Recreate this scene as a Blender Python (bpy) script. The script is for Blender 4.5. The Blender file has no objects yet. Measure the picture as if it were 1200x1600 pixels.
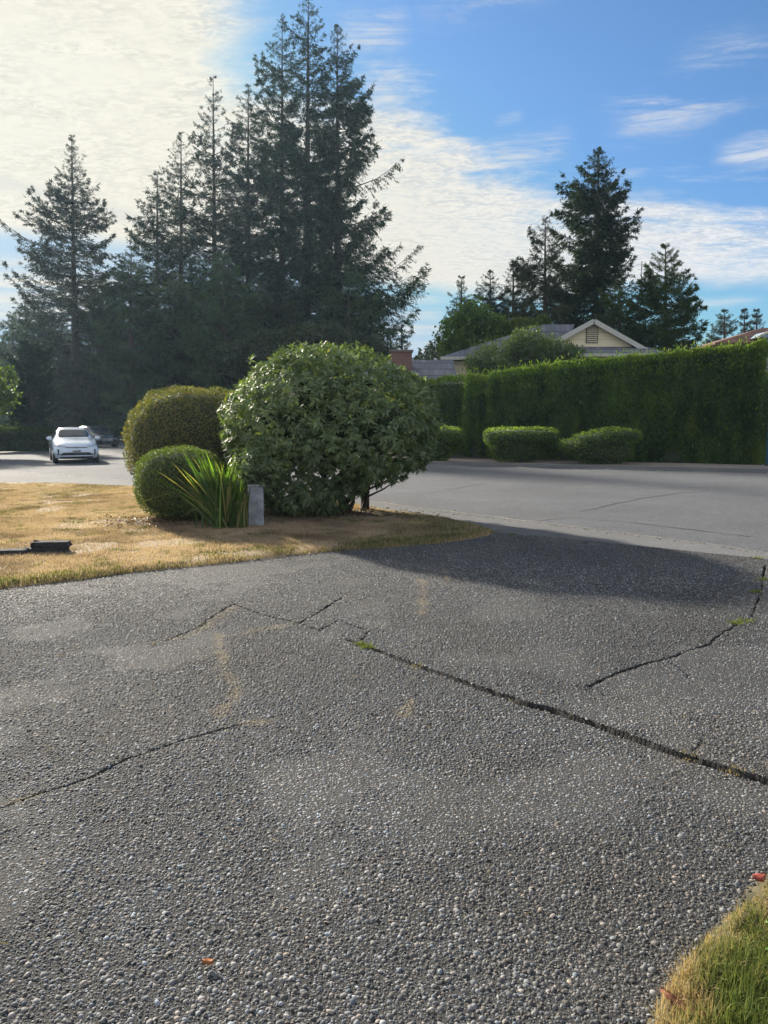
import bpy, bmesh, math, random
import numpy as np
from mathutils import Vector
from mathutils.bvhtree import BVHTree

# ------------------------------------------------------------------ camera, sky, sun
SC = bpy.context.scene
SC.render.resolution_x, SC.render.resolution_y = 768, 1024
SC.render.engine = 'CYCLES'
SC.cycles.use_denoising = True
SC.cycles.max_bounces = 6
SC.cycles.diffuse_bounces = 3
SC.cycles.glossy_bounces = 2
SC.cycles.transmission_bounces = 4
SC.cycles.transparent_max_bounces = 6
SC.cycles.volume_bounces = 0
SC.cycles.volume_step_rate = 4
SC.cycles.sample_clamp_indirect = 6
SC.view_settings.view_transform = 'Standard'
SC.view_settings.look = 'None'
SC.view_settings.gamma = 1
SC.view_settings.exposure = 1.34
CAM_H = 1.6
PITCH = math.atan(138 / 1155.5)
cam_d = bpy.data.cameras.new('camera')
cam_d.sensor_fit = 'VERTICAL'; cam_d.sensor_height = 36; cam_d.lens = 26
cam_d.clip_start = 0.05; cam_d.clip_end = 4000
cam = bpy.data.objects.new('camera', cam_d)
SC.collection.objects.link(cam)
cam.location = (0, 0, CAM_H)
cam.rotation_euler = (math.pi / 2 - PITCH, 0, 0)
SC.camera = cam

SUN_AZ = math.radians(-35)          # left of straight ahead
SUN_EL = math.radians(22)
sd = Vector((math.sin(SUN_AZ) * math.cos(SUN_EL), math.cos(SUN_AZ) * math.cos(SUN_EL), math.sin(SUN_EL)))
sun_l = bpy.data.lights.new('sun', 'SUN'); sun_l.energy = 5.0; sun_l.angle = math.radians(2.0); sun_l.color = (1, .91, .77)
sun = bpy.data.objects.new('sun', sun_l); SC.collection.objects.link(sun)
sun.rotation_euler = sd.to_track_quat('Z', 'Y').to_euler()

F = 1155.5
def ray(x, y):
    c, s = math.cos(PITCH), math.sin(PITCH)
    return np.array([x - 600.0, F * c + (800 - y) * s, -F * s + (800 - y) * c])
def azel(x, y):
    d = ray(x, y)
    return math.atan2(d[0], d[1]), math.atan2(d[2], math.hypot(d[0], d[1]))
def at(x, y, D):                     # world point seen at picture point (x, y), D metres ahead
    d = ray(x, y); k = D / d[1]
    return Vector((d[0] * k, D, CAM_H + d[2] * k))
def G(x, y, z=0.0):                  # ground point seen at picture point
    d = ray(x, y); k = (z - CAM_H) / d[2]
    return (d[0] * k, d[1] * k)

world = bpy.data.worlds.new('World'); SC.world = world
world.use_nodes = True
wn = world.node_tree; wn.nodes.clear()
class NT:
    """small helper for building node graphs"""
    def __init__(s, tree): s.t = tree
    def n(s, typ, **kw):
        nd = s.t.nodes.new(typ)
        for k, v in kw.items():
            if k == 'ins':
                for a, b in v.items():
                    if hasattr(b, 'node'): s.t.links.new(b, nd.inputs[a])
                    else: nd.inputs[a].default_value = b
            else: setattr(nd, k, v)
        return nd
    def m(s, op, a, b=None, c=None, clamp=False):
        nd = s.t.nodes.new('ShaderNodeMath'); nd.operation = op; nd.use_clamp = clamp
        for i, v in enumerate((a, b, c)):
            if v is None: continue
            if hasattr(v, 'node'): s.t.links.new(v, nd.inputs[i])
            else: nd.inputs[i].default_value = v
        return nd.outputs[0]
    def noise(s, vec, scale, detail=4, rough=.55, dist=0.0):
        nd = s.n('ShaderNodeTexNoise', ins={'Scale': scale, 'Detail': detail, 'Roughness': rough, 'Distortion': dist})
        if vec is not None: s.t.links.new(vec, nd.inputs['Vector'])
        return nd.outputs[0]
    def ramp(s, fac, stops):
        nd = s.n('ShaderNodeValToRGB'); s.t.links.new(fac, nd.inputs[0])
        e = nd.color_ramp.elements
        while len(e) < len(stops): e.new(0.5)
        for el, (p, c) in zip(e, stops):
            el.position = p; el.color = (c[0], c[1], c[2], 1) if hasattr(c, '__len__') else (c, c, c, 1)
        return nd.outputs[0]
    def mix(s, fac, a, b, mode='MIX'):
        nd = s.n('ShaderNodeMix', data_type='RGBA', blend_type=mode)
        for i, v in ((0, fac), (6, a), (7, b)):
            if hasattr(v, 'node'): s.t.links.new(v, nd.inputs[i])
            elif i == 0: nd.inputs[i].default_value = v
            else: nd.inputs[i].default_value = (v[0], v[1], v[2], 1)
        return nd.outputs[2]
    def smooth(s, v, lo, hi, tlo=0.0, thi=1.0):
        nd = s.n('ShaderNodeMapRange', interpolation_type='SMOOTHSTEP')
        for i, q in enumerate((v, lo, hi, tlo, thi)):
            if hasattr(q, 'node'): s.t.links.new(q, nd.inputs[i])
            else: nd.inputs[i].default_value = q
        return nd.outputs[0]
W = NT(wn)
sky = W.n('ShaderNodeTexSky', sky_type='NISHITA', sun_disc=False, sun_elevation=SUN_EL, sun_rotation=SUN_AZ,
          air_density=1.0, dust_density=0.6, ozone_density=3.0, altitude=100)
SKY_K = 0.0525
tc = W.n('ShaderNodeTexCoord').outputs['Generated']
sp = W.n('ShaderNodeSeparateXYZ'); wn.links.new(tc, sp.inputs[0])
dx, dy, dz = sp.outputs
az = W.m('ARCTAN2', dx, dy)
el = W.m('ARCSINE', dz)
dzs = W.m('MAXIMUM', dz, 0.03)
pl = W.n('ShaderNodeCombineXYZ', ins={0: W.m('DIVIDE', dx, W.m('ADD', dzs, .08)), 1: W.m('DIVIDE', dy, W.m('ADD', dzs, .08)), 2: 0.0}).outputs[0]
ae = W.n('ShaderNodeCombineXYZ', ins={0: az, 1: W.m('MULTIPLY', el, 3.0), 2: 0.0}).outputs[0]
def curve_of(pts):                   # elevation as a function of azimuth, both seen in picture points
    nd = W.n('ShaderNodeFloatCurve')
    cm = nd.mapping; c = cm.curves[0]
    q = sorted((azel(x, y)[0] + 1.0) / 2.0 for x, y in pts)
    pts2 = sorted(((azel(x, y)[0] + 1.0) / 2.0, azel(x, y)[1]) for x, y in pts)
    pts2 = [(0.0, pts2[0][1])] + pts2 + [(1.0, pts2[-1][1])]
    while len(c.points) < len(pts2): c.points.new(0.5, 0.5)
    for p, (a, b) in zip(c.points, pts2): p.location = (a, b); p.handle_type = 'VECTOR'
    cm.clip_min_y = 0; cm.clip_max_y = 2; cm.update()
    W.t.links.new(W.m('MULTIPLY_ADD', azw, .5, .5), nd.inputs['Value'])
    return nd.outputs[0]
n_big = W.noise(ae, 7, 6, .6, .3)
n_pl = W.noise(W.n('ShaderNodeMapping', ins={'Vector': pl, 'Rotation': (0, 0, .5), 'Scale': (1, 3.2, 1)}).outputs[0], 1.6, 6, .62, .6)
rip = W.noise(W.n('ShaderNodeMapping', ins={'Vector': pl, 'Rotation': (0, 0, .45), 'Scale': (1, 1.7, 1)}).outputs[0], 14, 4, .65, 1.2)
rip2 = W.noise(W.n('ShaderNodeMapping', ins={'Vector': pl, 'Rotation': (0, 0, -.4), 'Scale': (1, 2.0, 1)}).outputs[0], 34, 3, .6, .8)
n_mid = W.noise(ae, 16, 5, .65, .5)
azw = W.m('ADD', az, W.m('ADD', W.m('MULTIPLY', W.m('SUBTRACT', n_big, .5), .16), W.m('MULTIPLY', W.m('SUBTRACT', n_mid, .5), .14)))
fib = W.noise(W.n('ShaderNodeMapping', ins={'Vector': ae, 'Rotation': (0, 0, -.75), 'Scale': (5, 45, 1)}).outputs[0], 1.0, 6, .65, 1.0)
upper = curve_of([(-200, 100), (340, 120), (395, 125), (415, 130), (470, 138), (560, 140), (640, 165), (700, 205), (750, 245), (810, 275), (880, 298), (960, 308), (1080, 318), (1200, 345), (1500, 380)])
azw = az
lower = curve_of([(-300, 366), (0, 369), (100, 374), (190, 388), (400, 410), (640, 452), (760, 468), (900, 466), (1050, 452), (1200, 447), (1500, 440)])
wob = W.m('MULTIPLY', W.m('SUBTRACT', n_big, .5), .16)
wob2 = W.m('MULTIPLY', W.m('SUBTRACT', n_pl, .5), .20)
over = W.m('ADD', W.m('SUBTRACT', upper, el), W.m('ADD', wob, wob2))
m_up = W.smooth(over, -.030, .055)
m_left = W.m('MULTIPLY', W.smooth(W.m('ADD', azw, W.m('MULTIPLY', wob2, .8)), azel(300, 60)[0], azel(425, 60)[0], 1, 0), W.smooth(az, -1.25, -1.0))
m_up = W.m('MAXIMUM', m_up, m_left)
over = W.m('MAXIMUM', over, W.smooth(azw, azel(180, 60)[0], azel(430, 60)[0], .26, -.02))
under = W.m('ADD', W.m('SUBTRACT', el, lower), W.m('MULTIPLY', wob, .22))
m_lo = W.smooth(under, -.008, .018)
big = W.m('MULTIPLY', m_up, m_lo)
# thinner, rippled texture towards the upper edge
thin = W.smooth(over, -.02, .22, .30, 0.03)
holes = W.m('MULTIPLY', thin, W.smooth(W.m('ADD', W.m('MULTIPLY', rip, .6), W.m('MULTIPLY', rip2, .4)), .44, .60))
big = W.m('SUBTRACT', big, W.m('MULTIPLY', holes, big), clamp=True)
def streak(x0, y0, x1, y1, width, strength, wisp=0.5):
    a0, e0 = azel(x0, y0); a1, e1 = azel(x1, y1)
    L = math.hypot(a1 - a0, e1 - e0); ux, uy = (a1 - a0) / L, (e1 - e0) / L
    ra = W.m('SUBTRACT', az, a0); re = W.m('SUBTRACT', el, e0)
    t = W.m('ADD', W.m('MULTIPLY', ra, ux), W.m('MULTIPLY', re, uy))
    s = W.m('ADD', W.m('MULTIPLY', ra, -uy), W.m('MULTIPLY', re, ux))
    s = W.m('ADD', s, W.m('MULTIPLY', W.m('SUBTRACT', n_big, .5), width * 2.2))
    w = width
    across = W.m('SUBTRACT', 1.0, W.smooth(W.m('ABSOLUTE', s), 0.0, w))
    along = W.m('MULTIPLY', W.smooth(t, -.05 * L, .3 * L), W.smooth(t, .7 * L, 1.05 * L, 1, 0))
    r = W.m('MULTIPLY', W.m('MULTIPLY', across, along), strength)
    r = W.m('MULTIPLY', r, W.smooth(fib, .34, .62, .25, 1.0))
    return W.m('MULTIPLY', r, W.smooth(W.m('ADD', n_pl, W.m('MULTIPLY', rip, .25)), .66 - wisp * .35, .90 - wisp * .25))
clouds = big
for a in [(930, 210, 1230, 70, .045, .75, .55), (1110, 245, 1260, 225, .022, .85, .8), (515, 60, 650, 25, .030, .6, .6), (640, 18, 880, -20, .030, .65, .5),
          (750, 245, 900, 235, .030, .8, .7), (560, 150, 650, 165, .03, .7, .7), (770, 195, 820, 182, .010, .35, .8), (1050, 110, 1200, 50, .04, .4, .4),
          (-60, 410, 200, 402, .012, .8, .9), (-150, 440, 230, 450, .030, 1.0, 1.0), (-150, 480, 240, 486, .03, .9, .9),
          (600, 490, 700, 492, .010, .6, .9), (590, 515, 740, 514, .011, .9, 1.0), (600, 540, 700, 541, .008, .5, .9), (560, 470, 720, 468, .008, .6, .9),
          (1010, 478, 1200, 470, .010, .45, .8)]:
    clouds = W.m('MAXIMUM', clouds, streak(*a))
clouds = W.m('MINIMUM', clouds, .97)
rear = W.m('MULTIPLY', W.smooth(W.m('ABSOLUTE', az), 1.0, 1.6), W.smooth(W.noise(pl, 1.1, 5, .6, .3), .36, .56, .35, .95))   # unseen broken cloud behind the viewer, added to brighten shaded fronts
clouds = W.m('MAXIMUM', W.m('MULTIPLY', clouds, W.smooth(W.m('ABSOLUTE', az), 1.1, 1.5, 1, 0)), rear)
# cloud light: brighter and warmer towards the sun
dsun = W.n('ShaderNodeVectorMath', operation='DOT_PRODUCT', ins={0: tc, 1: tuple(sd)}).outputs['Value']
near = W.smooth(dsun, .45, .99)
ccol = W.mix(near, (.325, .333, .345), (.352, .330, .278))
greyband = W.m('MULTIPLY', W.smooth(W.m('ABSOLUTE', W.m('ADD', W.m('SUBTRACT', el, azel(0, 285)[1]), W.m('ADD', W.m('MULTIPLY', W.m('SUBTRACT', az, azel(0, 285)[0]), .16), W.m('MULTIPLY', wob, .15)))), 0, .014, 1, 0), W.smooth(az, azel(180, 300)[0], azel(280, 300)[0], 1, 0))
ccol = W.mix(W.m('MULTIPLY', greyband, .55), ccol, (.27, .265, .245))
rb = W.smooth(W.m('ADD', W.m('MULTIPLY', rip, .6), W.m('MULTIPLY', rip2, .4)), .40, .62, 1.05, .84)
rb = W.m('ADD', 1.0, W.m('MULTIPLY', W.m('SUBTRACT', rb, 1.0), W.smooth(n_big, .35, .65, .15, 1.0)))
ccol = W.mix(1.0, ccol, W.n('ShaderNodeCombineXYZ', ins={0: rb, 1: rb, 2: rb}).outputs[0], 'MULTIPLY')
skyc = W.mix(1.0, sky.outputs[0], (SKY_K * .66, SKY_K * .93, SKY_K * 1.16), 'MULTIPLY')
mn = W.n('ShaderNodeVectorMath', operation='MINIMUM', ins={0: skyc, 1: (.185, .25, .31)}).outputs[0]
final = W.mix(clouds, mn, ccol)
bg = W.n('ShaderNodeBackground', ins={'Color': final, 'Strength': 1.0})
wo = W.n('ShaderNodeOutputWorld'); wn.links.new(bg.outputs[0], wo.inputs[0])
world.cycles.sampling_method = 'MANUAL'; world.cycles.sample_map_resolution = 512

rng = np.random.default_rng(7)
random.seed(7)
C = SC.collection

# ------------------------------------------------------------------ helpers
def mesh_np(name, V, polys, mat, parent=None, col=None, smooth=False):
    """polys: list of (n,k) int arrays"""
    me = bpy.data.meshes.new(name)
    V = np.asarray(V, dtype=np.float32)
    polys = [np.asarray(p, dtype=np.int32) for p in polys if len(p)]
    loops = np.concatenate([p.ravel() for p in polys])
    sizes = np.concatenate([np.full(len(p), p.shape[1], dtype=np.int32) for p in polys])
    starts = np.concatenate([[0], np.cumsum(sizes)[:-1]]).astype(np.int32)
    me.vertices.add(len(V)); me.vertices.foreach_set('co', V.ravel())
    me.loops.add(len(loops)); me.loops.foreach_set('vertex_index', loops)
    me.polygons.add(len(sizes)); me.polygons.foreach_set('loop_start', starts)
    if smooth: me.polygons.foreach_set('use_smooth', np.ones(len(sizes), dtype=bool))
    me.update(calc_edges=True)
    if col is not None:
        a = me.attributes.new('Col', 'FLOAT_COLOR', 'POINT')
        col = np.asarray(col, dtype=np.float32)
        if col.shape[1] == 3: col = np.hstack([col, np.ones((len(col), 1), np.float32)])
        a.data.foreach_set('color', col.ravel())
    if mat: me.materials.append(mat)
    o = bpy.data.objects.new(name, me); C.objects.link(o)
    if parent: o.parent = parent
    return o
def tag(o, label=None, cat=None, group=None, kind=None):
    if label: o['label'] = label
    if cat: o['category'] = cat
    if group: o['group'] = group
    if kind: o['kind'] = kind
    return o
def thing(name, label, cat, loc=(0, 0, 0), rz=0, group=None):
    o = bpy.data.objects.new(name, None); C.objects.link(o)
    o.location = loc; o.rotation_euler = (0, 0, rz); o.empty_display_size = .3
    return tag(o, label, cat, group)
def struct(name, V, polys, mat, col=None, smooth=False):
    return tag(mesh_np(name, V, polys, mat, None, col, smooth), kind='structure')
def obj_bm(name, bm, mat, parent=None, smooth=False):
    me = bpy.data.meshes.new(name); bm.to_mesh(me); bm.free()
    if smooth:
        for p in me.polygons: p.use_smooth = True
    if mat: me.materials.append(mat)
    o = bpy.data.objects.new(name, me); C.objects.link(o)
    if parent: o.parent = parent
    return o
def flat_poly(name, pts, z, mat, kind='structure'):
    bm = bmesh.new()
    vs = [bm.verts.new((p[0], p[1], z)) for p in pts]
    f = bm.faces.new(vs)
    if f.normal.z < 0: f.normal_flip()
    bmesh.ops.triangulate(bm, faces=bm.faces[:])
    bm.normal_update()
    for f in bm.faces:
        if f.normal.z < 0: f.normal_flip()
    o = obj_bm(name, bm, mat); tag(o, kind=kind); return o
def inpoly(P, poly):
    poly = np.asarray(poly); x, y = P[:, 0], P[:, 1]
    r = np.zeros(len(P), bool); j = len(poly) - 1
    for i in range(len(poly)):
        xi, yi = poly[i]; xj, yj = poly[j]
        c = ((yi > y) != (yj > y)) & (x < (xj - xi) * (y - yi) / (yj - yi + 1e-12) + xi)
        r ^= c; j = i
    return r
def dist_line(P, line):
    d = np.full(len(P), 1e9)
    for (a, b) in zip(line[:-1], line[1:]):
        a = np.array(a); b = np.array(b); ab = b - a
        t = np.clip(((P - a) @ ab) / (ab @ ab), 0, 1)
        d = np.minimum(d, np.hypot(*(P - a - t[:, None] * ab).T))
    return d
_tab = rng.random((256, 256))
def vnoise(x, y, s=1.0):
    x = np.asarray(x) * s + 100.3; y = np.asarray(y) * s + 57.7
    xi = np.floor(x).astype(int); yi = np.floor(y).astype(int)
    fx = x - xi; fy = y - yi; fx = fx * fx * (3 - 2 * fx); fy = fy * fy * (3 - 2 * fy)
    g = lambda a, b: _tab[a % 256, b % 256]
    return (g(xi, yi) * (1 - fx) + g(xi + 1, yi) * fx) * (1 - fy) + (g(xi, yi + 1) * (1 - fx) + g(xi + 1, yi + 1) * fx) * fy
def fbm(x, y, s=1.0, o=3):
    r = 0; a = .5; t = 0
    for i in range(o):
        r = r + a * vnoise(x, y, s * 2 ** i); t += a; a *= .5
    return r / t
def norm(a): return a / (np.linalg.norm(a, axis=-1, keepdims=True) + 1e-9)
def frames(xdir, nrm):
    """orthonormal frames from leaf axis and preferred normal"""
    x = norm(xdir); n = nrm - (nrm * x).sum(1, keepdims=True) * x
    bad = np.linalg.norm(n, axis=1) < 1e-3
    n[bad] = np.cross(x[bad], np.array([.3, .5, .8])); n = norm(n)
    return x, np.cross(n, x), n
LEAF5 = (np.array([[0, 0, 0], [.5, .5, .10], [1, 0, -.12], [.5, -.5, .10], [.5, 0, 0]], float), [[0, 4, 1], [4, 2, 1], [0, 3, 4], [4, 3, 2]])
LEAF4 = (np.array([[0, 0, 0], [.45, .5, .04], [1, 0, 0], [.45, -.5, .04]], float), [[0, 2, 1], [0, 3, 2]])
def scatter(tmpl, P, xdir, nrm, length, width, thick=1.0):
    T, Fc = tmpl; n = len(P); k = len(T)
    x, y, z = frames(xdir, nrm)
    length = np.broadcast_to(length, (n,)); width = np.broadcast_to(width, (n,))
    V = (P[:, None, :] + T[None, :, 0, None] * (x * length[:, None])[:, None, :]
         + T[None, :, 1, None] * (y * width[:, None])[:, None, :] + T[None, :, 2, None] * (z * (length * thick)[:, None])[:, None, :])
    Fa = np.array(Fc)[None] + (np.arange(n) * k)[:, None, None]
    return V.reshape(-1, 3), Fa.reshape(-1, 3)
def lerp_col(c1, c2, t):
    return np.array(c1)[None] * (1 - t[:, None]) + np.array(c2)[None] * t[:, None]
def tube_np(paths):
    """paths: list of (points (m,3), radii (m)) -> V, quads"""
    V = []; Q = []; off = 0; K = 7
    for pts, rad in paths:
        pts = np.asarray(pts, float); m = len(pts)
        t = norm(np.gradient(pts, axis=0))
        ref = np.array([0, 0, 1.0]) if abs(t[0, 2]) < .8 else np.array([1.0, 0, 0])
        a = norm(np.cross(t, ref)); b = np.cross(t, a)
        ang = np.linspace(0, 2 * np.pi, K, endpoint=False)
        ring = pts[:, None] + (a[:, None] * np.cos(ang)[None, :, None] + b[:, None] * np.sin(ang)[None, :, None]) * np.asarray(rad)[:, None, None]
        V.append(ring.reshape(-1, 3))
        i = np.arange(m - 1)[:, None] * K; j = np.arange(K)[None]; j2 = (j + 1) % K
        Q.append(np.stack([i + j, i + j2, i + K + j2, i + K + j], -1).reshape(-1, 4) + off); off += m * K
    return np.concatenate(V), np.concatenate(Q)
def bm_box(bm, x0, x1, y0, y1, z0, z1, M=None):
    vs = [bm.verts.new((x, y, z)) for z in (z0, z1) for y in (y0, y1) for x in (x0, x1)]
    if M is not None:
        for v in vs: v.co = M @ v.co
    fs = [bm.faces.new([vs[i] for i in q]) for q in ((0, 2, 3, 1), (4, 5, 7, 6), (0, 1, 5, 4), (2, 6, 7, 3), (0, 4, 6, 2), (1, 3, 7, 5))]
    return vs, fs
def bevel(bm, w, seg=2):
    bmesh.ops.bevel(bm, geom=bm.edges[:] , offset=w, segments=seg, affect='EDGES', profile=.6)
def mirror_cyl(bm, r, depth, x, y, z, seg=20, axis='X', r2=None):
    g = bmesh.ops.create_cone(bm, cap_ends=True, segments=seg, radius1=r, radius2=r if r2 is None else r2, depth=depth)
    from mathutils import Matrix
    R = Matrix.Rotation(math.pi / 2, 4, 'Y') if axis == 'X' else (Matrix.Rotation(math.pi / 2, 4, 'X') if axis == 'Y' else Matrix())
    for v in g['verts']: v.co = (R @ v.co) + Vector((x, y, z))

# ------------------------------------------------------------------ materials
def mat_new(name):
    m = bpy.data.materials.new(name); m.use_nodes = True
    m.node_tree.nodes.clear(); N = NT(m.node_tree)
    out = N.n('ShaderNodeOutputMaterial')
    return m, N, out
def plain(name, col, rough=.6, metal=0.0, noise_amt=.15, nscale=8, bump=0.0, bscale=60, spec=.5, coat=0.0):
    m, N, out = mat_new(name)
    co = N.n('ShaderNodeTexCoord').outputs['Object']
    nz = N.noise(co, nscale, 5)
    c = N.mix(N.smooth(nz, .3, .7), tuple(v * (1 - noise_amt) for v in col), tuple(min(1, v * (1 + noise_amt)) for v in col))
    p = N.n('ShaderNodeBsdfPrincipled', ins={'Base Color': c, 'Roughness': rough, 'Metallic': metal, 'Specular IOR Level': spec, 'Coat Weight': coat, 'Coat Roughness': .08})
    if bump:
        b = N.n('ShaderNodeBump', ins={'Height': N.noise(co, bscale, 4), 'Strength': bump, 'Distance': .02})
        N.t.links.new(b.outputs[0], p.inputs['Normal'])
    N.t.links.new(p.outputs[0], out.inputs[0])
    return m
def leafmat(name, rough=.5, trans=.35, spec=.4, tint=(1.25, 1.35, .45)):
    m, N, out = mat_new(name)
    c = N.n('ShaderNodeAttribute', attribute_name='Col').outputs['Color']
    p = N.n('ShaderNodeBsdfPrincipled', ins={'Base Color': c, 'Roughness': rough, 'Specular IOR Level': spec})
    tcx = N.mix(1.0, c, tint, 'MULTIPLY')
    t = N.n('ShaderNodeBsdfTranslucent', ins={'Color': tcx})
    mx = N.n('ShaderNodeMixShader', ins={0: trans, 1: p.outputs[0], 2: t.outputs[0]})
    N.t.links.new(mx.outputs[0], out.inputs[0])
    return m
def vcol(name, rough=.7, spec=.4, bump=0, bscale=40):
    m, N, out = mat_new(name)
    c = N.n('ShaderNodeAttribute', attribute_name='Col').outputs['Color']
    p = N.n('ShaderNodeBsdfPrincipled', ins={'Base Color': c, 'Roughness': rough, 'Specular IOR Level': spec})
    if bump:
        co = N.n('ShaderNodeTexCoord').outputs['Object']
        b = N.n('ShaderNodeBump', ins={'Height': N.noise(co, bscale, 4), 'Strength': bump, 'Distance': .01})
        N.t.links.new(b.outputs[0], p.inputs['Normal'])
    N.t.links.new(p.outputs[0], out.inputs[0])
    return m
M_leaf = leafmat('leaf_glossy', .55, .28, .32)
M_hedge = leafmat('leaf_small', .6, .32, .25)
M_fir = leafmat('needles', .6, .16, .25, (1.2, 1.2, .6))
M_broad = leafmat('leaf_broad', .5, .45, .35)
M_grass = leafmat('grass_blade', .6, .35, .3, (1.15, 1.1, .7))
M_bark = plain('bark', (.075, .058, .045), .9, noise_amt=.5, nscale=14, bump=.8, bscale=30)
M_stem = plain('stem', (.05, .038, .03), .85, noise_amt=.3)
M_peb = vcol('pebble', .7, .2)
M_cem = vcol('cement', .9, .2, .6, 220)
def road_mat(name, base, big=.18, fine=.35):
    m, N, out = mat_new(name)
    co = N.n('ShaderNodeTexCoord').outputs['Object']
    b1 = N.smooth(N.noise(co, .35, 5, .6), .3, .7)
    b2 = N.smooth(N.noise(N.n('ShaderNodeMapping', ins={'Vector': co, 'Rotation': (0, 0, .45), 'Scale': (.25, 2.0, 1)}).outputs[0], .6, 4), .35, .7)
    fn = N.smooth(N.noise(co, 42, 3, .75), .38, .66)
    c = N.mix(b1, tuple(v * (1 - big) for v in base), tuple(v * (1 + big) for v in base))
    c = N.mix(N.m('MULTIPLY', b2, .35), c, tuple(v * .78 for v in base))
    fn2 = N.smooth(N.noise(co, 11, 5, .8), .38, .66)
    c = N.mix(N.m('MULTIPLY', fn, fine), c, tuple(v * 1.7 for v in base))
    c = N.mix(N.m('MULTIPLY', fn2, fine * .6), c, tuple(v * .62 for v in base))
    oil = N.smooth(N.noise(co, .9, 3, .5), .62, .72)
    c = N.mix(N.m('MULTIPLY', oil, .28), c, tuple(v * .6 for v in base))
    p = N.n('ShaderNodeBsdfPrincipled', ins={'Base Color': c, 'Roughness': .92, 'Specular IOR Level': .2})
    bp = N.n('ShaderNodeBump', ins={'Height': N.noise(co, 85, 2, .7), 'Strength': .7, 'Distance': .012})
    N.t.links.new(bp.outputs[0], p.inputs['Normal']); N.t.links.new(p.outputs[0], out.inputs[0])
    return m
M_road = road_mat('asphalt', (.090, .094, .103), .28, .75)
M_gut = road_mat('concrete', (.122, .123, .126), .18, .5)
M_walk = road_mat('far_concrete', (.26, .225, .20), .2, .25)
M_dirt = plain('soil', (.035, .027, .02), .95, noise_amt=.4, nscale=12, bump=.8, bscale=40)
M_tar = plain('crack_filler', (.03, .03, .032), .9)

# ------------------------------------------------------------------ ground outlines (picture points dropped on the ground)
def GP(l): return [G(*p) for p in l]
lawn_px = [(-420, 985), (-150, 938), (0, 919), (60, 912), (120, 906), (200, 895), (300, 884), (380, 876), (450, 867), (520, 861), (600, 855), (680, 849), (730, 842), (758, 836), (770, 830),
           (745, 822), (700, 812), (640, 803), (600, 799), (560, 790), (500, 784), (400, 778), (300, 770), (215, 762), (100, 757), (0, 755), (-300, 752), (-900, 751)]
LAWN = GP(lawn_px)
far_line = GP([(700, 824), (775, 832), (860, 838), (1000, 852), (1200, 873), (1500, 905)])       # driveway meets gutter
gut_out = GP([(-300, 738), (0, 733), (140, 744), (330, 762), (480, 773), (600, 783), (700, 797), (780, 806), (860, 816), (1000, 833), (1200, 860), (1500, 896)])
gut_in = GP([(-300, 758), (0, 756), (100, 758), (215, 763), (300, 771), (400, 779), (500, 785), (600, 800), (700, 822), (780, 833.5), (860, 839.5), (1000, 853.5), (1200, 875), (1500, 908)])
PATCH = GP([(1036, 1560), (1022, 1600), (1030, 1690), (1300, 1790), (1420, 1500), (1330, 1330), (1205, 1388), (1172, 1412), (1125, 1452), (1090, 1492), (1062, 1525)])
joint_px = [(545, 1000), (560, 1005), (600, 1020), (650, 1040), (700, 1057), (760, 1080), (820, 1101), (860, 1110), (930, 1134), (1000, 1160), (1060, 1181), (1120, 1200), (1200, 1224), (1330, 1268)]
CR = [(joint_px, .0105), ([(920, 1075), (960, 1055), (1000, 1040), (1040, 1030), (1070, 1019), (1110, 1006), (1122, 994), (1150, 976), (1175, 963), (1188, 930), (1196, 880)], .0062),
      ([(365, 943), (400, 957), (440, 967), (468, 973), (490, 961), (512, 947), (535, 933)], .0055), ([(262, 1000), (310, 980), (340, 958), (365, 943)], .004),
      ([(530, 968), (560, 980), (577, 986)], .007), ([(140, 1215), (200, 1185), (262, 1165), (300, 1152), (350, 1138), (380, 1131)], .0035),
      ([(1090, 945), (1125, 949)], .005), ([(1040, 1030), (1062, 1042), (1078, 1060)], .003), ([(468, 973), (500, 985), (528, 969)], .003), ([(577, 986), (566, 1000)], .003), ([(0, 1262), (60, 1240), (140, 1215)], .002), ([(1090, 1190), (1086, 1175), (1098, 1160)], .002)]
CRG = [(GP(l), w) for l, w in CR]
JG = CRG[0][0]

# ------------------------------------------------------------------ driveway: slab surface with real grooves, then the pebbles on it
jd = np.array(JG[-2]) - np.array(JG[1]); jlen = np.hypot(*jd); jd = jd / jlen
jn = np.array([-jd[1], jd[0]])
if jn[1] < 0: jn = -jn
def slab_h(P):
    r = P - np.array(JG[1]); s = r @ jd; 
    # signed side: height of the joint line at this station
    js = np.array([(np.array(q) - np.array(JG[1])) @ jd for q in JG]); jt = np.array([(np.array(q) - np.array(JG[1])) @ jn for q in JG])
    t = r @ jn - np.interp(s, js, jt)
    lift = .020 * np.clip(s / (jlen * .5), 0, 1) * np.where(t > 0, np.exp(-np.clip(t, 0, 9) / 1.1), 0)
    return lift + .004 * (fbm(P[:, 0], P[:, 1], .8) - .5) * 2
def crack_d(P):
    """distance to the nearest crack minus its half width, wobbling"""
    q = P + (np.stack([fbm(P[:, 0], P[:, 1], 14), fbm(P[:, 1], P[:, 0], 14)], 1) - .5) * .020
    d = np.full(len(P), 1e9)
    for ci, (l, w) in enumerate(CRG):
        d = np.minimum(d, dist_line(q, l) - w * ((-.5 + 2.5 * fbm(P[:, 0], P[:, 1], 4, 2)) if ci else (.35 + .8 * fbm(P[:, 0], P[:, 1], 3, 2))))
    return d
FL = np.array(far_line)
def beyond(P):
    return P[:, 1] > np.interp(P[:, 0], FL[:, 0], FL[:, 1]) + .03 * (fbm(P[:, 0], P[:, 1], 4) - .5) - .015
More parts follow.
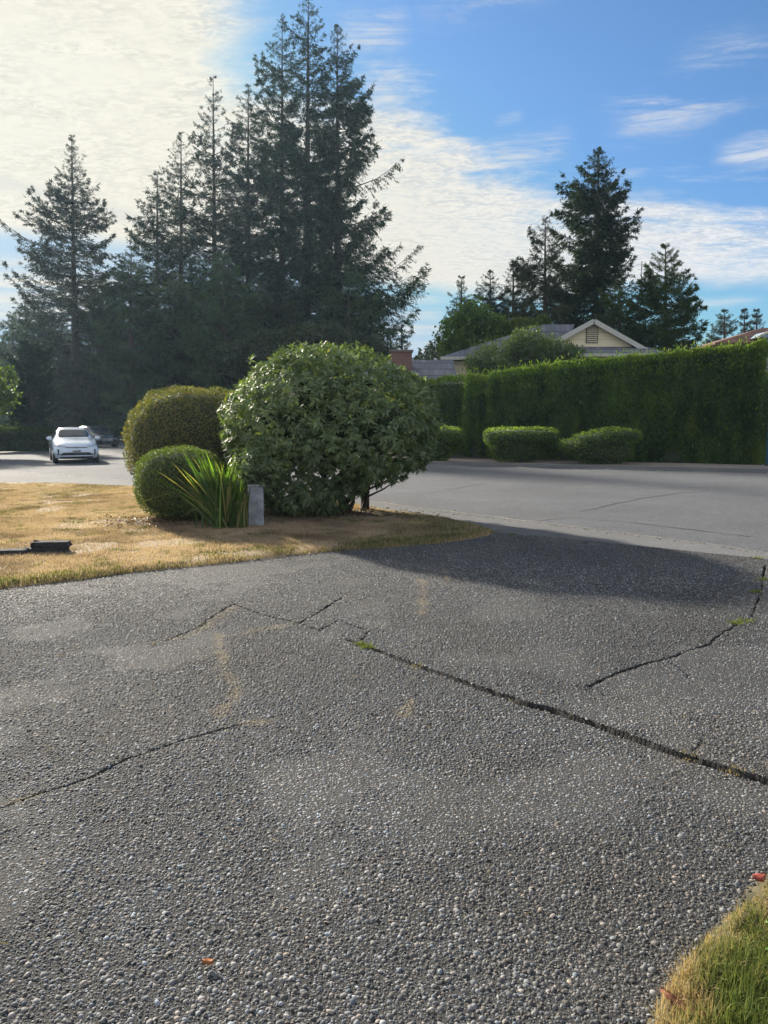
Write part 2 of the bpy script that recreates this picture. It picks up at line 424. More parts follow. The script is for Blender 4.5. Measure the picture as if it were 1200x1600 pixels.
stains = [(GP([(658, 905), (662, 925), (657, 958)]), .05), (GP([(342, 990), (350, 1040), (372, 1075), (345, 1115)]), .035), (GP([(375, 1130), (425, 1125)]), .035),
          (GP([(0, 1262), (30, 1250), (60, 1240)]), .03), (GP([(240, 1003), (300, 990), (365, 945)]), .05), (GP([(365, 992), (430, 978), (458, 972)]), .05),
          (GP([(630, 1118), (640, 1095)]), .03), (GP([(700, 905), (690, 880)]), .025)]
def stain_mask(P):
    m_ = np.zeros(len(P))
    for l, w in stains:
        w = w * 1.3
        d = dist_line(P, l) + (fbm(P[:, 0], P[:, 1], 9) - .5) * w * 2.2
        m_ = np.maximum(m_, np.clip(1.1 - d / w, 0, 1))
    return m_
def build_slab():
    st = .016
    xs = np.arange(-5.6, 6.8, st); ys = np.arange(1.2, 11.2, st)
    X, Y = np.meshgrid(xs, ys); P = np.stack([X.ravel(), Y.ravel()], 1)
    keepv = np.abs(P[:, 0]) < P[:, 1] * .56 + 2.2
    d = np.full(len(P), 1.0); d[keepv] = crack_d(P[keepv])
    z = slab_h(P) - .035 * (1 - np.clip(d / .006, 0, 1)) - .004
    c0 = .052 + .02 * (fbm(P[:, 0], P[:, 1], 3) - .5)
    col = np.stack([c0, c0, c0 * .98], 1)
    sm = np.zeros(len(P)); sm[keepv] = stain_mask(P[keepv]); col = col * (1 - sm[:, None] * .55) + np.array([.22, .18, .11]) * sm[:, None] * .55
    col[d < .004] = (.02, .017, .013)
    nx, ny = len(xs), len(ys)
    i = np.arange(ny - 1)[:, None] * nx + np.arange(nx - 1)[None]
    Q = np.stack([i, i + 1, i + nx + 1, i + nx], -1).reshape(-1, 4)
    ctr = P[Q].mean(1)
    ok = (~beyond(ctr)) & keepv[Q].all(1)
    Q = Q[ok]
    used = np.unique(Q); remap = np.full(len(P), -1); remap[used] = np.arange(len(used))
    V = np.column_stack([P, z])[used]
    struct('driveway', V, [remap[Q]], M_cem, col[used], smooth=True)
    # rest of the driveway around and behind the viewer
    flat_poly('driveway_apron', [(-9, -8), (9, -8), (9, 6.0), (5.9, 7.3), (4.35, 8.4), (1.6, 10.55), (-9, 11.5)], -.045, M_cement2)
M_cement2 = road_mat('cement_plain', (.10, .097, .09), .15, .3)
build_slab()
def build_pebbles():
    Vs, Fs, Cs = [], [], []; off = 0
    D6 = np.array([[0, 0, .85]] + [[math.cos(a) * .62, math.sin(a) * .62, .62] for a in np.arange(6) * math.pi / 3] + [[math.cos(a + .5), math.sin(a + .5), -.25] for a in np.arange(6) * math.pi / 3])
    F6 = [[0, 1 + i, 1 + (i + 1) % 6] for i in range(6)] + [q for i in range(6) for q in ([1 + i, 7 + i, 1 + (i + 1) % 6], [1 + (i + 1) % 6, 7 + i, 7 + (i + 1) % 6])]
    D4 = np.array([[0, 0, .8]] + [[math.cos(a), math.sin(a), -.15] for a in np.arange(5) * math.pi * 2 / 5])
    F4 = [[0, 1 + i, 1 + (i + 1) % 5] for i in range(5)]
    for (pitch, r0, r1, ya, yb, T, Fc, hs) in [(.0165, .0050, .0128, 1.5, 7.6, D6, F6, .50), (.0105, .0028, .0052, 1.5, 4.8, D4, F4, .7), (.0195, .0068, .0140, 5.6, 11.0, D4, F4, .50)]:
        xs = np.arange(-6.5, 6.8, pitch); ys = np.arange(ya, yb, pitch)
        X, Y = np.meshgrid(xs, ys); P = np.stack([X.ravel(), Y.ravel()], 1)
        P = P[np.abs(P[:, 0]) < P[:, 1] * .55 + 1.6]
        if pitch == .0165: P = P[rng.random(len(P)) > np.clip((P[:, 1] - 5.6) / 2, 0, 1)]
        if pitch == .0105: P = P[rng.random(len(P)) > np.clip((P[:, 1] - 3.0) / 1.8, 0, 1)]
        if pitch == .0195: P = P[rng.random(len(P)) < np.clip((P[:, 1] - 5.6) / 2, 0, 1)]
        P = P + rng.uniform(-.48, .48, P.shape) * pitch
        P = P[~beyond(P)]; P = P[~inpoly(P, np.array(LAWN) + [0, .12])]; P = P[~inpoly(P, PATCH)]
        P = P[crack_d(P) > .006]
        n = len(P)
        r = r0 + (r1 - r0) * rng.random(n) ** 2.2 * np.where(rng.random(n) < .02, 1.45, 1.0)
        asp = rng.uniform(.5, 1.0, n); ang = rng.uniform(0, 2 * np.pi, n); th = r * hs * rng.uniform(.6, 1.15, n)
        k = len(T)
        jit = 1 + rng.uniform(-.22, .22, (n, k))
        lx = T[None, :, 0] * r[:, None] * jit; ly = T[None, :, 1] * (r * asp)[:, None] * jit; lz = T[None, :, 2] * th[:, None]
        tx = rng.normal(0, .22, n)[:, None]; ty = rng.normal(0, .22, n)[:, None]
        lz = lz + lx * tx + ly * ty
        ca, sa = np.cos(ang)[:, None], np.sin(ang)[:, None]
        worn = np.clip((fbm(P[:, 0] + 40, P[:, 1] + 9, 1.6, 4) - .56) * 9, 0, 1)
        z0 = slab_h(P) - .003 - worn * .55 * th
        V = np.stack([P[:, 0, None] + lx * ca - ly * sa, P[:, 1, None] + lx * sa + ly * ca, z0[:, None] + lz], -1)
        g = np.clip(rng.lognormal(math.log(.110), .45, n), .022, .25)
        hue = rng.normal(0, 1, n)
        col = np.stack([g * (.985 + .07 * hue), g, g * (1.03 - .07 * hue)], 1)
        big = fbm(P[:, 0], P[:, 1], .7, 4)
        col *= ((0.50 + .95 * big) * (1 + .35 * worn))[:, None]; wm = np.clip((fbm(P[:, 0] + 20, P[:, 1], 1.1, 3) - .5) * 3, 0, 1)[:, None]; col = col * (1 - .2 * wm * np.array([0, .25, .6]))
        sm = stain_mask(P) * (rng.random(n) < .75)
        col = col * (1 - .6 * sm[:, None]) + np.array([.27, .22, .14])[None] * (.6 * sm[:, None]) * rng.uniform(.5, 1, (n, 1))
        Vs.append(V.reshape(-1, 3)); Fs.append((np.array(Fc)[None] + (np.arange(n) * k)[:, None, None]).reshape(-1, 3) + off)
        Cs.append(np.repeat(col, k, 0)); off += n * k
    o = mesh_np('pebbles', np.concatenate(Vs), [np.concatenate(Fs)], M_peb, None, np.concatenate(Cs), smooth=True)
    tag(o, 'grey rounded pebbles set in the driveway surface', kind='stuff')
build_pebbles()

def drive_litter():
    P = np.column_stack([rng.uniform(-3.2, 4.2, 90), rng.uniform(2.0, 9.5, 90)]); P = P[(np.abs(P[:, 0]) < P[:, 1] * .55) & ~beyond(P) & ~inpoly(P, np.array(LAWN))][:60]
    n = len(P); a = rng.uniform(0, 6.28, n)
    V, Fc = scatter(LEAF5, np.column_stack([P, slab_h(P) + .010]), np.column_stack([np.cos(a), np.sin(a), rng.normal(0, .2, n)]), np.tile([0., 0, 1], (n, 1)) + rng.normal(0, .4, (n, 3)), rng.uniform(.012, .035, n), .011)
    tag(mesh_np('leaf_litter', V, [Fc], M_grass, None, np.repeat(lerp_col((.12, .07, .03), (.34, .22, .10), rng.random(n)), 5, 0)), 'small dry leaf bits strewn over the driveway', kind='stuff')
drive_litter()

# ------------------------------------------------------------------ terrain, road, gutter, far walk
m, N, out = mat_new('terrain')
co = N.n('ShaderNodeTexCoord').outputs['Object']
c = N.mix(N.smooth(N.noise(co, .6, 5), .35, .65), (.10, .085, .045), (.045, .06, .025))
p = N.n('ShaderNodeBsdfPrincipled', ins={'Base Color': c, 'Roughness': .95})
N.t.links.new(p.outputs[0], out.inputs[0]); M_terr = m
xs = np.concatenate([[-1500, -700, -300], np.linspace(-150, 150, 31), [300, 700, 1500]]); ys = np.concatenate([[-300, -100], np.linspace(-30, 150, 19), [300, 700, 2000]])
X, Y = np.meshgrid(xs, ys); nx = len(xs)
i = np.arange(len(ys) - 1)[:, None] * nx + np.arange(nx - 1)[None]
struct('ground', np.column_stack([X.ravel(), Y.ravel(), np.full(X.size, -.07)]), [np.stack([i, i + 1, i + nx + 1, i + nx], -1).reshape(-1, 4)], M_terr)
road_far = GP([(1500, 745), (1200, 737.5), (900, 730), (640, 722.5), (420, 717), (330, 712)])
road = GP([(-900, 760), (-300, 757), (0, 754), (215, 762), (400, 778), (600, 800), (780, 833), (1000, 853), (1200, 874), (1500, 907)]) + [(14, 3)] + [(22, 16)] + road_far + \
    [G(260, 700), G(215, 688), G(190, 688.5), G(150, 696), G(75, 703), G(0, 706.5), G(-400, 716), G(-900, 724)]
flat_poly('road', road, -.035, M_road)
def strip(name, A, B, z, mat, th=0.0):
    n = len(A); V = [(a[0], a[1], z) for a in A] + [(b[0], b[1], z) for b in B]
    Q = [(k, k + 1, n + k + 1, n + k) for k in range(n - 1)]
    return struct(name, V, [np.array(Q)], mat)
strip('gutter', gut_in, gut_out, -.022, M_gut)
strip('sidewalk', GP([(1500, 742), (1200, 735), (900, 729), (640, 722), (400, 716)]), GP([(1500, 731), (1200, 727), (900, 723), (640, 716), (400, 710)]), .05, M_walk)
ka = GP([(1500, 745.5), (1200, 738), (900, 730.5), (640, 723), (400, 717)]); kb = GP([(1500, 741.9), (1200, 734.95), (900, 728.95), (640, 721.95), (400, 715.95)])
kt = [(a[0] * .97 + b[0] * .03, a[1] * .97 + b[1] * .03) for a, b in zip(ka, kb)]
struct('kerb', [(a[0], a[1], -.04) for a in ka] + [(a[0], a[1], .03) for a in kt] + [(a[0], a[1], .046) for a in kb], [np.array([(k, k + 1, k + 6, k + 5) for k in range(4)] + [(k + 5, k + 6, k + 11, k + 10) for k in range(4)])], M_gut)
strip('planting_bed', GP([(1500, 731.2), (1200, 727.2), (900, 723.2), (640, 716.2), (400, 710.2)]), GP([(1700, 700), (1200, 700), (900, 700), (640, 698), (400, 698)]), .055, M_dirt)
def ribbon_cracks(name, lines, z, w, mat):
    V = []; Q = []
    for l in lines:
        pts = []
        g = GP(l)
        for a, b in zip(g[:-1], g[1:]):
            k = max(2, int(math.hypot(b[0] - a[0], b[1] - a[1]) / .25))
            for q in range(k): pts.append((a[0] + (b[0] - a[0]) * q / k, a[1] + (b[1] - a[1]) * q / k))
        off = len(V)
        for j, p_ in enumerate(pts):
            a = pts[max(0, j - 1)]; b = pts[min(len(pts) - 1, j + 1)]
            d = Vector((b[0] - a[0], b[1] - a[1])).normalized(); nn = Vector((-d.y, d.x))
            o = random.gauss(0, .03); ww = w * random.uniform(.3, 1.2)
            for s in (-1, 1): V.append((p_[0] + nn.x * (o + s * ww), p_[1] + nn.y * (o + s * ww), z))
        for j in range(len(pts) - 1): Q.append((off + 2 * j, off + 2 * j + 1, off + 2 * j + 3, off + 2 * j + 2))
    struct(name, V, [np.array(Q)], mat)
ribbon_cracks('road_cracks', [[(650, 772), (690, 765), (740, 756), (765, 753)], [(905, 797), (940, 789), (1000, 777), (1060, 768), (1120, 764)], [(600, 762), (560, 750), (500, 742)], [(820, 812), (900, 806), (1000, 815), (1200, 838)]], -.030, .02, M_tar)
ribbon_cracks('gutter_seam', [[(0, 733.5), (140, 744.5), (330, 762.5), (480, 773.5), (600, 783.5), (700, 797.5), (780, 806.5), (860, 816.5), (1000, 833.5), (1200, 860.5)]], -.018, .022, plain('pale_debris', (.24, .22, .18), .9))
# dirt and weeds in the seam between driveway and gutter
ribbon_cracks('driveway_seam', [[(775, 832), (860, 839), (1000, 853), (1200, 874)]], -.016, .03, M_dirt)

def debris():
    r = np.random.default_rng(77); Ps = []
    for line, sp_, n_ in ((GP([(600, 785), (700, 799), (780, 808), (860, 818), (1000, 835), (1200, 862)]), .10, 260), (GP([(640, 724), (900, 731.5), (1200, 739)]), .25, 700), (GP([(775, 835), (860, 842), (1000, 856), (1200, 878)]), .08, 420), (GP([(0, 735), (140, 745), (330, 763)]), .2, 150)):
        L_ = np.array(line); seg_ = r.integers(0, len(L_) - 1, n_); t = r.random((n_, 1)); q = L_[seg_] * (1 - t) + L_[seg_ + 1] * t + r.normal(0, sp_, (n_, 2)); Ps.append(q)
    P = np.concatenate(Ps); n_ = len(P); T = np.array([[0, 0, .6], [1, 0, -.1], [.3, .9, -.1], [-.8, .6, -.1], [-.8, -.6, -.1], [.3, -.9, -.1]]); Fc = np.array([[0, 1, 2], [0, 2, 3], [0, 3, 4], [0, 4, 5], [0, 5, 1]])
    sz = r.uniform(.006, .022, n_); a = r.uniform(0, 6.28, n_)
    x = T[None, :, 0] * sz[:, None]; y = T[None, :, 1] * sz[:, None] * .7
    zb_ = np.where(P[:, 1] > 20, .0, -.018)
    V = np.stack([P[:, 0, None] + x * np.cos(a)[:, None] - y * np.sin(a)[:, None], P[:, 1, None] + x * np.sin(a)[:, None] + y * np.cos(a)[:, None], zb_[:, None] + T[None, :, 2] * sz[:, None]], -1).reshape(-1, 3)
    tag(mesh_np('loose_gravel', V, [(Fc[None] + (np.arange(n_) * 6)[:, None, None]).reshape(-1, 3)], M_peb, None, np.repeat(lerp_col((.06, .055, .05), (.34, .31, .26), r.random(n_)), 6, 0)), 'loose gravel and grit along the street edges', kind='stuff')
debris()
# lawn turf: a low raised sheet with a soft edge
def turf(name, poly, z, mat, step=.12, rough=.02):
    poly = np.array(poly); lo = poly.min(0) ; hi = poly.max(0); lo = np.maximum(lo, [-24, 0])
    xs = np.arange(lo[0] - .3, hi[0] + .3, step); ys = np.arange(lo[1] - .3, hi[1] + .3, step)
    X, Y = np.meshgrid(xs, ys); P = np.stack([X.ravel(), Y.ravel()], 1); nx = len(xs)
    d = dist_line(P, np.vstack([poly, poly[:1]])); ins = inpoly(P, poly); sdist = np.where(ins, d, -d) + (fbm(P[:, 0], P[:, 1], 3) - .5) * .1
    z_ = z * np.clip(sdist / .10, -1.4, 1) + rough * (fbm(P[:, 0], P[:, 1], 2.2) - .5)
    i = np.arange(len(ys) - 1)[:, None] * nx + np.arange(nx - 1)[None]
    Q = np.stack([i, i + 1, i + nx + 1, i + nx], -1).reshape(-1, 4)
    Q = Q[(sdist[Q] > -.16).all(1)]
    return struct(name, np.column_stack([P, z_]), [Q], mat, smooth=True)
m, N, out = mat_new('dry_turf')
co = N.n('ShaderNodeTexCoord').outputs['Object']
c = N.mix(N.smooth(N.noise(co, 1.4, 5), .35, .65), (.20, .14, .08), (.30, .22, .13))
c = N.mix(N.smooth(N.noise(co, .8, 4), .55, .75), c, (.13, .12, .05))
p = N.n('ShaderNodeBsdfPrincipled', ins={'Base Color': c, 'Roughness': .95})
N.t.links.new(p.outputs[0], out.inputs[0]); M_turf = m
turf('lawn', LAWN, .035, M_turf)
turf('verge', PATCH, .014, plain('verge_soil', (.10, .085, .045), .95, noise_amt=.4), step=.04)

SHRUB_SHADE = []
def blades(name, label, poly, n, lfun, wid, colfun, zbase, bbox, lean=.5, seg=1, dens=None):
    lo, hi = bbox
    P = np.column_stack([rng.uniform(lo[0], hi[0], n * 3), rng.uniform(lo[1], hi[1], n * 3)])
    P = P[inpoly(P, poly)]
    if dens is not None: P = P[rng.random(len(P)) < dens(P)]
    P = P[:n]; n = len(P)
    L = lfun(P, n); a = rng.normal(0, 1.7, n) + 12 * fbm(P[:, 0], P[:, 1], 5.0 if seg == 2 else 1.5, 2); le = np.abs(rng.normal(0, lean, n))
    dirv = np.column_stack([np.cos(a) * np.sin(le), np.sin(a) * np.sin(le), np.cos(le)])
    side = np.column_stack([-np.sin(a + 1.2), np.cos(a + 1.2), np.zeros(n)]) * wid
    col = colfun(P, n)
    z0 = zbase(P)
    B = np.column_stack([P, z0])
    if seg == 1:
        V = np.stack([B - side, B + side, B + dirv * L[:, None]], 1).reshape(-1, 3); Fc = np.arange(n * 3).reshape(-1, 3); k = 3
    else:
        dr = dirv.copy(); dr[:, 2] *= .55; dr = norm(dr)
        mid = B + dirv * (L * .55)[:, None]; tip = mid + dr * (L * .5)[:, None]
        V = np.stack([B - side, B + side, mid - side * .7, mid + side * .7, tip], 1).reshape(-1, 3); k = 5
        b = np.arange(n)[:, None] * 5
        Fc = np.concatenate([b + [0, 1, 3], b + [0, 3, 2], b + [2, 3, 4]])
    o = mesh_np(name, V, [Fc], M_grass, None, np.repeat(col, k, 0))
    return tag(o, label, kind='stuff')
NEAR_EDGE = LAWN[:15]; FAR_EDGE = LAWN[15:]
def lawn_col(P, n):
    nz = fbm(P[:, 0], P[:, 1], 1.2, 4); nz2 = fbm(P[:, 0] + 50, P[:, 1], .5, 3); sp_ = fbm(P[:, 0], P[:, 1] + 31, 4.5, 3)
    t = np.clip(nz * 1.4 - .2 + rng.normal(0, .22, n), 0, 1)
    col = lerp_col((.29, .215, .155), (.56, .445, .34), t)
    de = dist_line(P, NEAR_EDGE)
    gr = np.clip((.62 - de) / .5, 0, .75) * np.clip(fbm(P[:, 0], P[:, 1], 1.6, 3) * 3.2 - 1.05, .06, 1)
    gr = np.maximum(gr, np.clip((sp_ - .60) * 5, 0, .7)); gr = np.maximum(gr, .45 * np.clip((fbm(P[:, 0], P[:, 1], .35) - .52) * 6, 0, 1) * (P[:, 0] < -6.5))
    tipr = np.clip((P[:, 0] + .2) / 1.2, 0, 1); gr = np.maximum(gr, tipr * .6)
    g = rng.random(n) < gr
    gc = lerp_col((.09, .12, .03), (.20, .21, .06), rng.random(n)); col[g] = gc[g]
    br = np.clip((fbm(P[:, 0] + 9, P[:, 1], 2.0, 3) - .55) * 4, 0, .6)[:, None]
    return col * (1 - br * .55)
def lawn_z(P):
    d = dist_line(P, NEAR_EDGE + FAR_EDGE)
    return .035 * np.clip(d / .10, 0, 1) - .008
def lawn_len(P, n):
    return rng.uniform(.02, .05, n) * (.75 + .6 * fbm(P[:, 0], P[:, 1], 3)) + .025 * np.clip((.35 - dist_line(P, NEAR_EDGE)) / .3, 0, 1) * rng.random(n)
blades('lawn_grass', 'short dry straw coloured lawn grass', LAWN, 470000, lawn_len, .0055, lawn_col, lawn_z, ((-13, 5.4), (2, 19.6)), lean=.6, dens=lambda P: np.clip(13.0 / P[:, 1], 0, 1) * (1 - .8 * np.clip((fbm(P[:, 0] + 3, P[:, 1] + 70, 1.7, 4) - .58) * 8, 0, 1)) * (P[:, 0] > -P[:, 1] * .58 - 1))
def fr_dens(P): return (dist_line(P, NEAR_EDGE) < .02 + .22 * np.clip(fbm(P[:, 0], P[:, 1], 3.5) - .25, 0, 1)).astype(float)
blades('edge_grass', 'green and straw grass fringe spilling over the driveway edge', np.array(LAWN) - [0, .06], 45000, lambda P, n: rng.uniform(.03, .085, n), .005,
       lambda P, n: lerp_col((.10, .11, .035), (.42, .33, .18), np.clip(rng.random(n) * .8 + (fbm(P[:, 0], P[:, 1], 2.5) - .5) * 1.6 + .15, 0, 1)), lambda P: np.full(len(P), .0), ((-7, 5.2), (1.8, 11)), lean=.8, dens=fr_dens)
def patch_col(P, n):
    d = dist_line(P, PATCH); f = np.clip(d / .13 + rng.normal(0, .3, n) + (fbm(P[:, 0], P[:, 1], 9) - .5) * 1.6, 0, 1)
    a = lerp_col((.38, .28, .16), (.58, .46, .29), rng.random(n)); b = lerp_col((.06, .11, .025), (.22, .25, .08), rng.random(n) ** 1.2)
    return a * (1 - f[:, None]) + b * f[:, None]
blades('verge_grass', 'long green and straw grass at the corner of the driveway', np.array(PATCH), 52000, lambda P, n: rng.uniform(.02, .07, n) * (.1 + 1.7 * fbm(P[:, 0], P[:, 1], 11, 2)), .0016,
       patch_col, lambda P: np.full(len(P), .01), ((.6, 1.2), (2.6, 3.2)), lean=.7, seg=2)
def clover():
    n = 2600; P = np.column_stack([rng.uniform(.6, 2.6, n), rng.uniform(1.2, 3.2, n)]); P = P[inpoly(P, PATCH)]; P = P[(dist_line(P, PATCH) > .08) & (fbm(P[:, 0], P[:, 1], 7, 2) > .5)]; n = len(P); a = rng.uniform(0, 6.28, n)
    V, Fc = scatter(LEAF5, np.column_stack([P, rng.uniform(.015, .045, n)]), np.column_stack([np.cos(a), np.sin(a), rng.normal(.2, .4, n)]), np.tile([0., 0, 1], (n, 1)) + rng.normal(0, .4, (n, 3)), rng.uniform(.012, .026, n), .013)
    tag(mesh_np('clover', V, [Fc], M_grass, None, np.repeat(lerp_col((.05, .12, .02), (.16, .26, .05), rng.random(n)), 5, 0)), 'small round leaved weeds in the corner grass', kind='stuff')
clover()
# weeds in the cracks
def weeds(name, label, pts, n, L, c1, c2):
    V = []; Ps = []
    for (x, y, s) in pts:
        g = G(x, y); q = np.column_stack([rng.normal(g[0], s, n), rng.normal(g[1], s * .7, n)]); Ps.append(q)
    P = np.concatenate(Ps); m_ = len(P); a = rng.uniform(0, 6.28, m_); le = np.abs(rng.normal(0, .8, m_))
    d = np.column_stack([np.cos(a) * np.sin(le), np.sin(a) * np.sin(le), np.cos(le)]); B = np.column_stack([P, slab_h(P) - .004])
    V, Fc = scatter(LEAF4, B, d, np.tile([0., 0, 1.], (m_, 1)) + rng.normal(0, .5, (m_, 3)), rng.uniform(.5, 1, m_) * L, L * .16)
    o = mesh_np(name, V, [Fc], M_grass, None, np.repeat(lerp_col(c1, c2, rng.random(m_)), 4, 0)); tag(o, label, kind='stuff')
weeds('crack_weeds', 'small green weeds in the driveway cracks', [(1165, 971, .05), (1150, 974, .03), (566, 1007, .03), (575, 1012, .03), (1195, 905, .03), (1180, 925, .03), (770, 832, .06), (800, 835, .05), (1185, 872, .05)], 90, .035, (.07, .12, .02), (.22, .25, .05))
weeds('joint_weeds', 'straw coloured weeds along the driveway joint', [(650, 1042, .03), (1075, 1187, .03), (1150, 1208, .03)], 40, .025, (.20, .17, .08), (.36, .30, .16))
# loose straws lying on the driveway
P = np.column_stack([rng.uniform(-2.2, 2.4, 70), rng.uniform(1.9, 5, 70)]); a = rng.uniform(0, 3.14, 70)
V, Fc = scatter(LEAF4, np.column_stack([P, slab_h(P) + .012]), np.column_stack([np.cos(a), np.sin(a), rng.normal(0, .05, 70)]), np.tile([0., 0, 1], (70, 1)), rng.uniform(.02, .09, 70), .0035)
tag(mesh_np('straw_litter', V, [Fc], M_grass, None, np.repeat(lerp_col((.22, .17, .09), (.40, .33, .19), rng.random(70)), 4, 0)), 'loose dry straws lying on the driveway', kind='stuff')

# ------------------------------------------------------------------ clipped shrubs and hedges
def superell(u, p):
    return norm(u) / (np.abs(norm(u)) ** p).sum(1, keepdims=True) ** (1 / p)
def blob_points(ells, n, inset=.0, zmin=.02, bump=.05, bs=3.0, seed=0):
    """points and normals spread over the union of rounded boxes; ells: (cx,cy,cz,rx,ry,rz,p)"""
    areas = np.array([(e[3] * e[4] + e[3] * e[5] + e[4] * e[5]) for e in ells]); P = []; Nn = []
    for k, e in enumerate(ells):
        m_ = int(n * areas[k] / areas.sum() * 1.15); u = norm(rng.normal(size=(m_, 3)))
        R = np.array(e[3:6]); c_ = np.array(e[:3]); s = superell(u, e[6])
        nr = norm(np.sign(s) * np.abs(s) ** (e[6] - 1) / R)
        q = c_ + s * R
        b = (fbm(q[:, 0] + q[:, 2] * .7, q[:, 1] + q[:, 2] * .9, bs) - .5) * 2 * bump
        q = q + nr * b[:, None] - nr * (inset * rng.random(m_) ** 1.5)[:, None]
        ok = q[:, 2] > zmin
        for j, f in enumerate(ells):
            if j == k: continue
            v = (q - np.array(f[:3])) / np.array(f[3:6]); ok &= ((np.abs(v) ** f[6]).sum(1) > .86)
        P.append(q[ok]); Nn.append(nr[ok])
    return np.concatenate(P), np.concatenate(Nn)
def core_mesh(ells, shrink):
    bm = bmesh.new()
    for e in ells:
        g = bmesh.ops.create_icosphere(bm, subdivisions=4, radius=1.0)
        for v in g['verts']:
            u = np.array(v.co)[None]; s = superell(u, e[6])[0]
            r = np.array(e[3:6]) - shrink
            v.co = Vector((e[0] + s[0] * r[0], e[1] + s[1] * r[1], max(.03, e[2] + s[2] * r[2])))
    return bm
M_core = plain('shade_core', (.040, .050, .026), .95, noise_amt=.5, nscale=20, bump=1.0, bscale=25)  # for the dark solid cores added inside the foliage to block light
def clipped(name, label, cat, ells, n, leaf, c1, c2, c3, group=None, inset=.10, bump=.04, bs=3.0, base=None, mat=None, out=.55, upc=.25, shrink=.12, lw=.5, stems=True):
    base = base or (ells[0][0], ells[0][1], 0)
    root = thing(name, label, cat, base, 0, group)
    P, Nn = blob_points(ells, n, inset, bump=bump, bs=bs); m_ = len(P)
    t = norm(rng.normal(size=(m_, 3))); xd = norm(t + Nn * out + np.array([0, 0, upc])[None])
    nrm = norm(Nn * 1.0 + rng.normal(0, .55, (m_, 3)))
    L = leaf * rng.uniform(.6, 1.25, m_)
    V, Fc = scatter(LEAF4, P - np.array(base), xd, nrm, L, L * lw)
    cl = fbm(P[:, 0] + P[:, 2], P[:, 1] - P[:, 2], 1.8); mixv = np.clip(rng.random(m_) * .8 + (cl - .5) * .9, 0, 1)
    col = lerp_col(c1, c2, mixv); top = rng.random(m_) < .04 + .45 * (Nn[:, 2] > .6) * (leaf > .05); col[top] = np.array(c3)  # sunlit tops put into the colour: brighter leaves on upward faces
    mesh_np('foliage', V, [Fc], mat or M_hedge, root, np.repeat(col, 4, 0))
    bm = core_mesh(ells, shrink)
    for v in bm.verts: v.co -= Vector(base)
    obj_bm('shade_core', bm, M_core, root, True)
    if stems:
        ps = []
        for k in range(5):
            a = rng.uniform(0, 6.28); e = ells[k % len(ells)]
            ps.append(([(math.cos(a) * .05, math.sin(a) * .05, -.05), (e[0] - base[0] + math.cos(a) * e[3] * .3, e[1] - base[1] + math.sin(a) * e[4] * .3, e[2] * .6)], [.03, .02]))
        V, Q = tube_np(ps); mesh_np('stem', V, [Q], M_stem, root)
    return root
def gx(x, D): return at(x, 700, D).x
def gz(x, y, D): return at(x, y, D).z
# tall rounded hedge shrub (left, behind) : picture x 203..370+, y 606..730
D1 = 15.2; k1 = D1 / 1155.5
c1x = gx(297, D1); zt = gz(300, 607, D1)
clipped('rounded_shrub', 'tall round clipped shrub with small olive and reddish leaves, behind the lower green ball', 'shrub',
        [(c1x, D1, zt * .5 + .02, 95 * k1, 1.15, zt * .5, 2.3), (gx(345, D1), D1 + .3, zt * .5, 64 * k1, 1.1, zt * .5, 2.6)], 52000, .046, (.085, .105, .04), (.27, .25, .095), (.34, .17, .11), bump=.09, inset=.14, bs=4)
# lower ball
D2 = 12.2; k2 = D2 / 1155.5; zt = gz(300, 702, D2)
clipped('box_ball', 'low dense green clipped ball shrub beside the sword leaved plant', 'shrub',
        [(gx(281, D2), D2, zt * .5 + .03, 66 * k2, .72, zt * .5, 2.6), (gx(262, D2), D2 + .1, zt * .62, 47 * k2, .55, zt * .38, 2.3), (gx(300, D2), D2, zt * .3, 52 * k2, .6, zt * .36, 2.5)], 48000, .031, (.06, .095, .028), (.17, .22, .06), (.22, .27, .07), bump=.05, inset=.07, bs=5, shrink=.08)

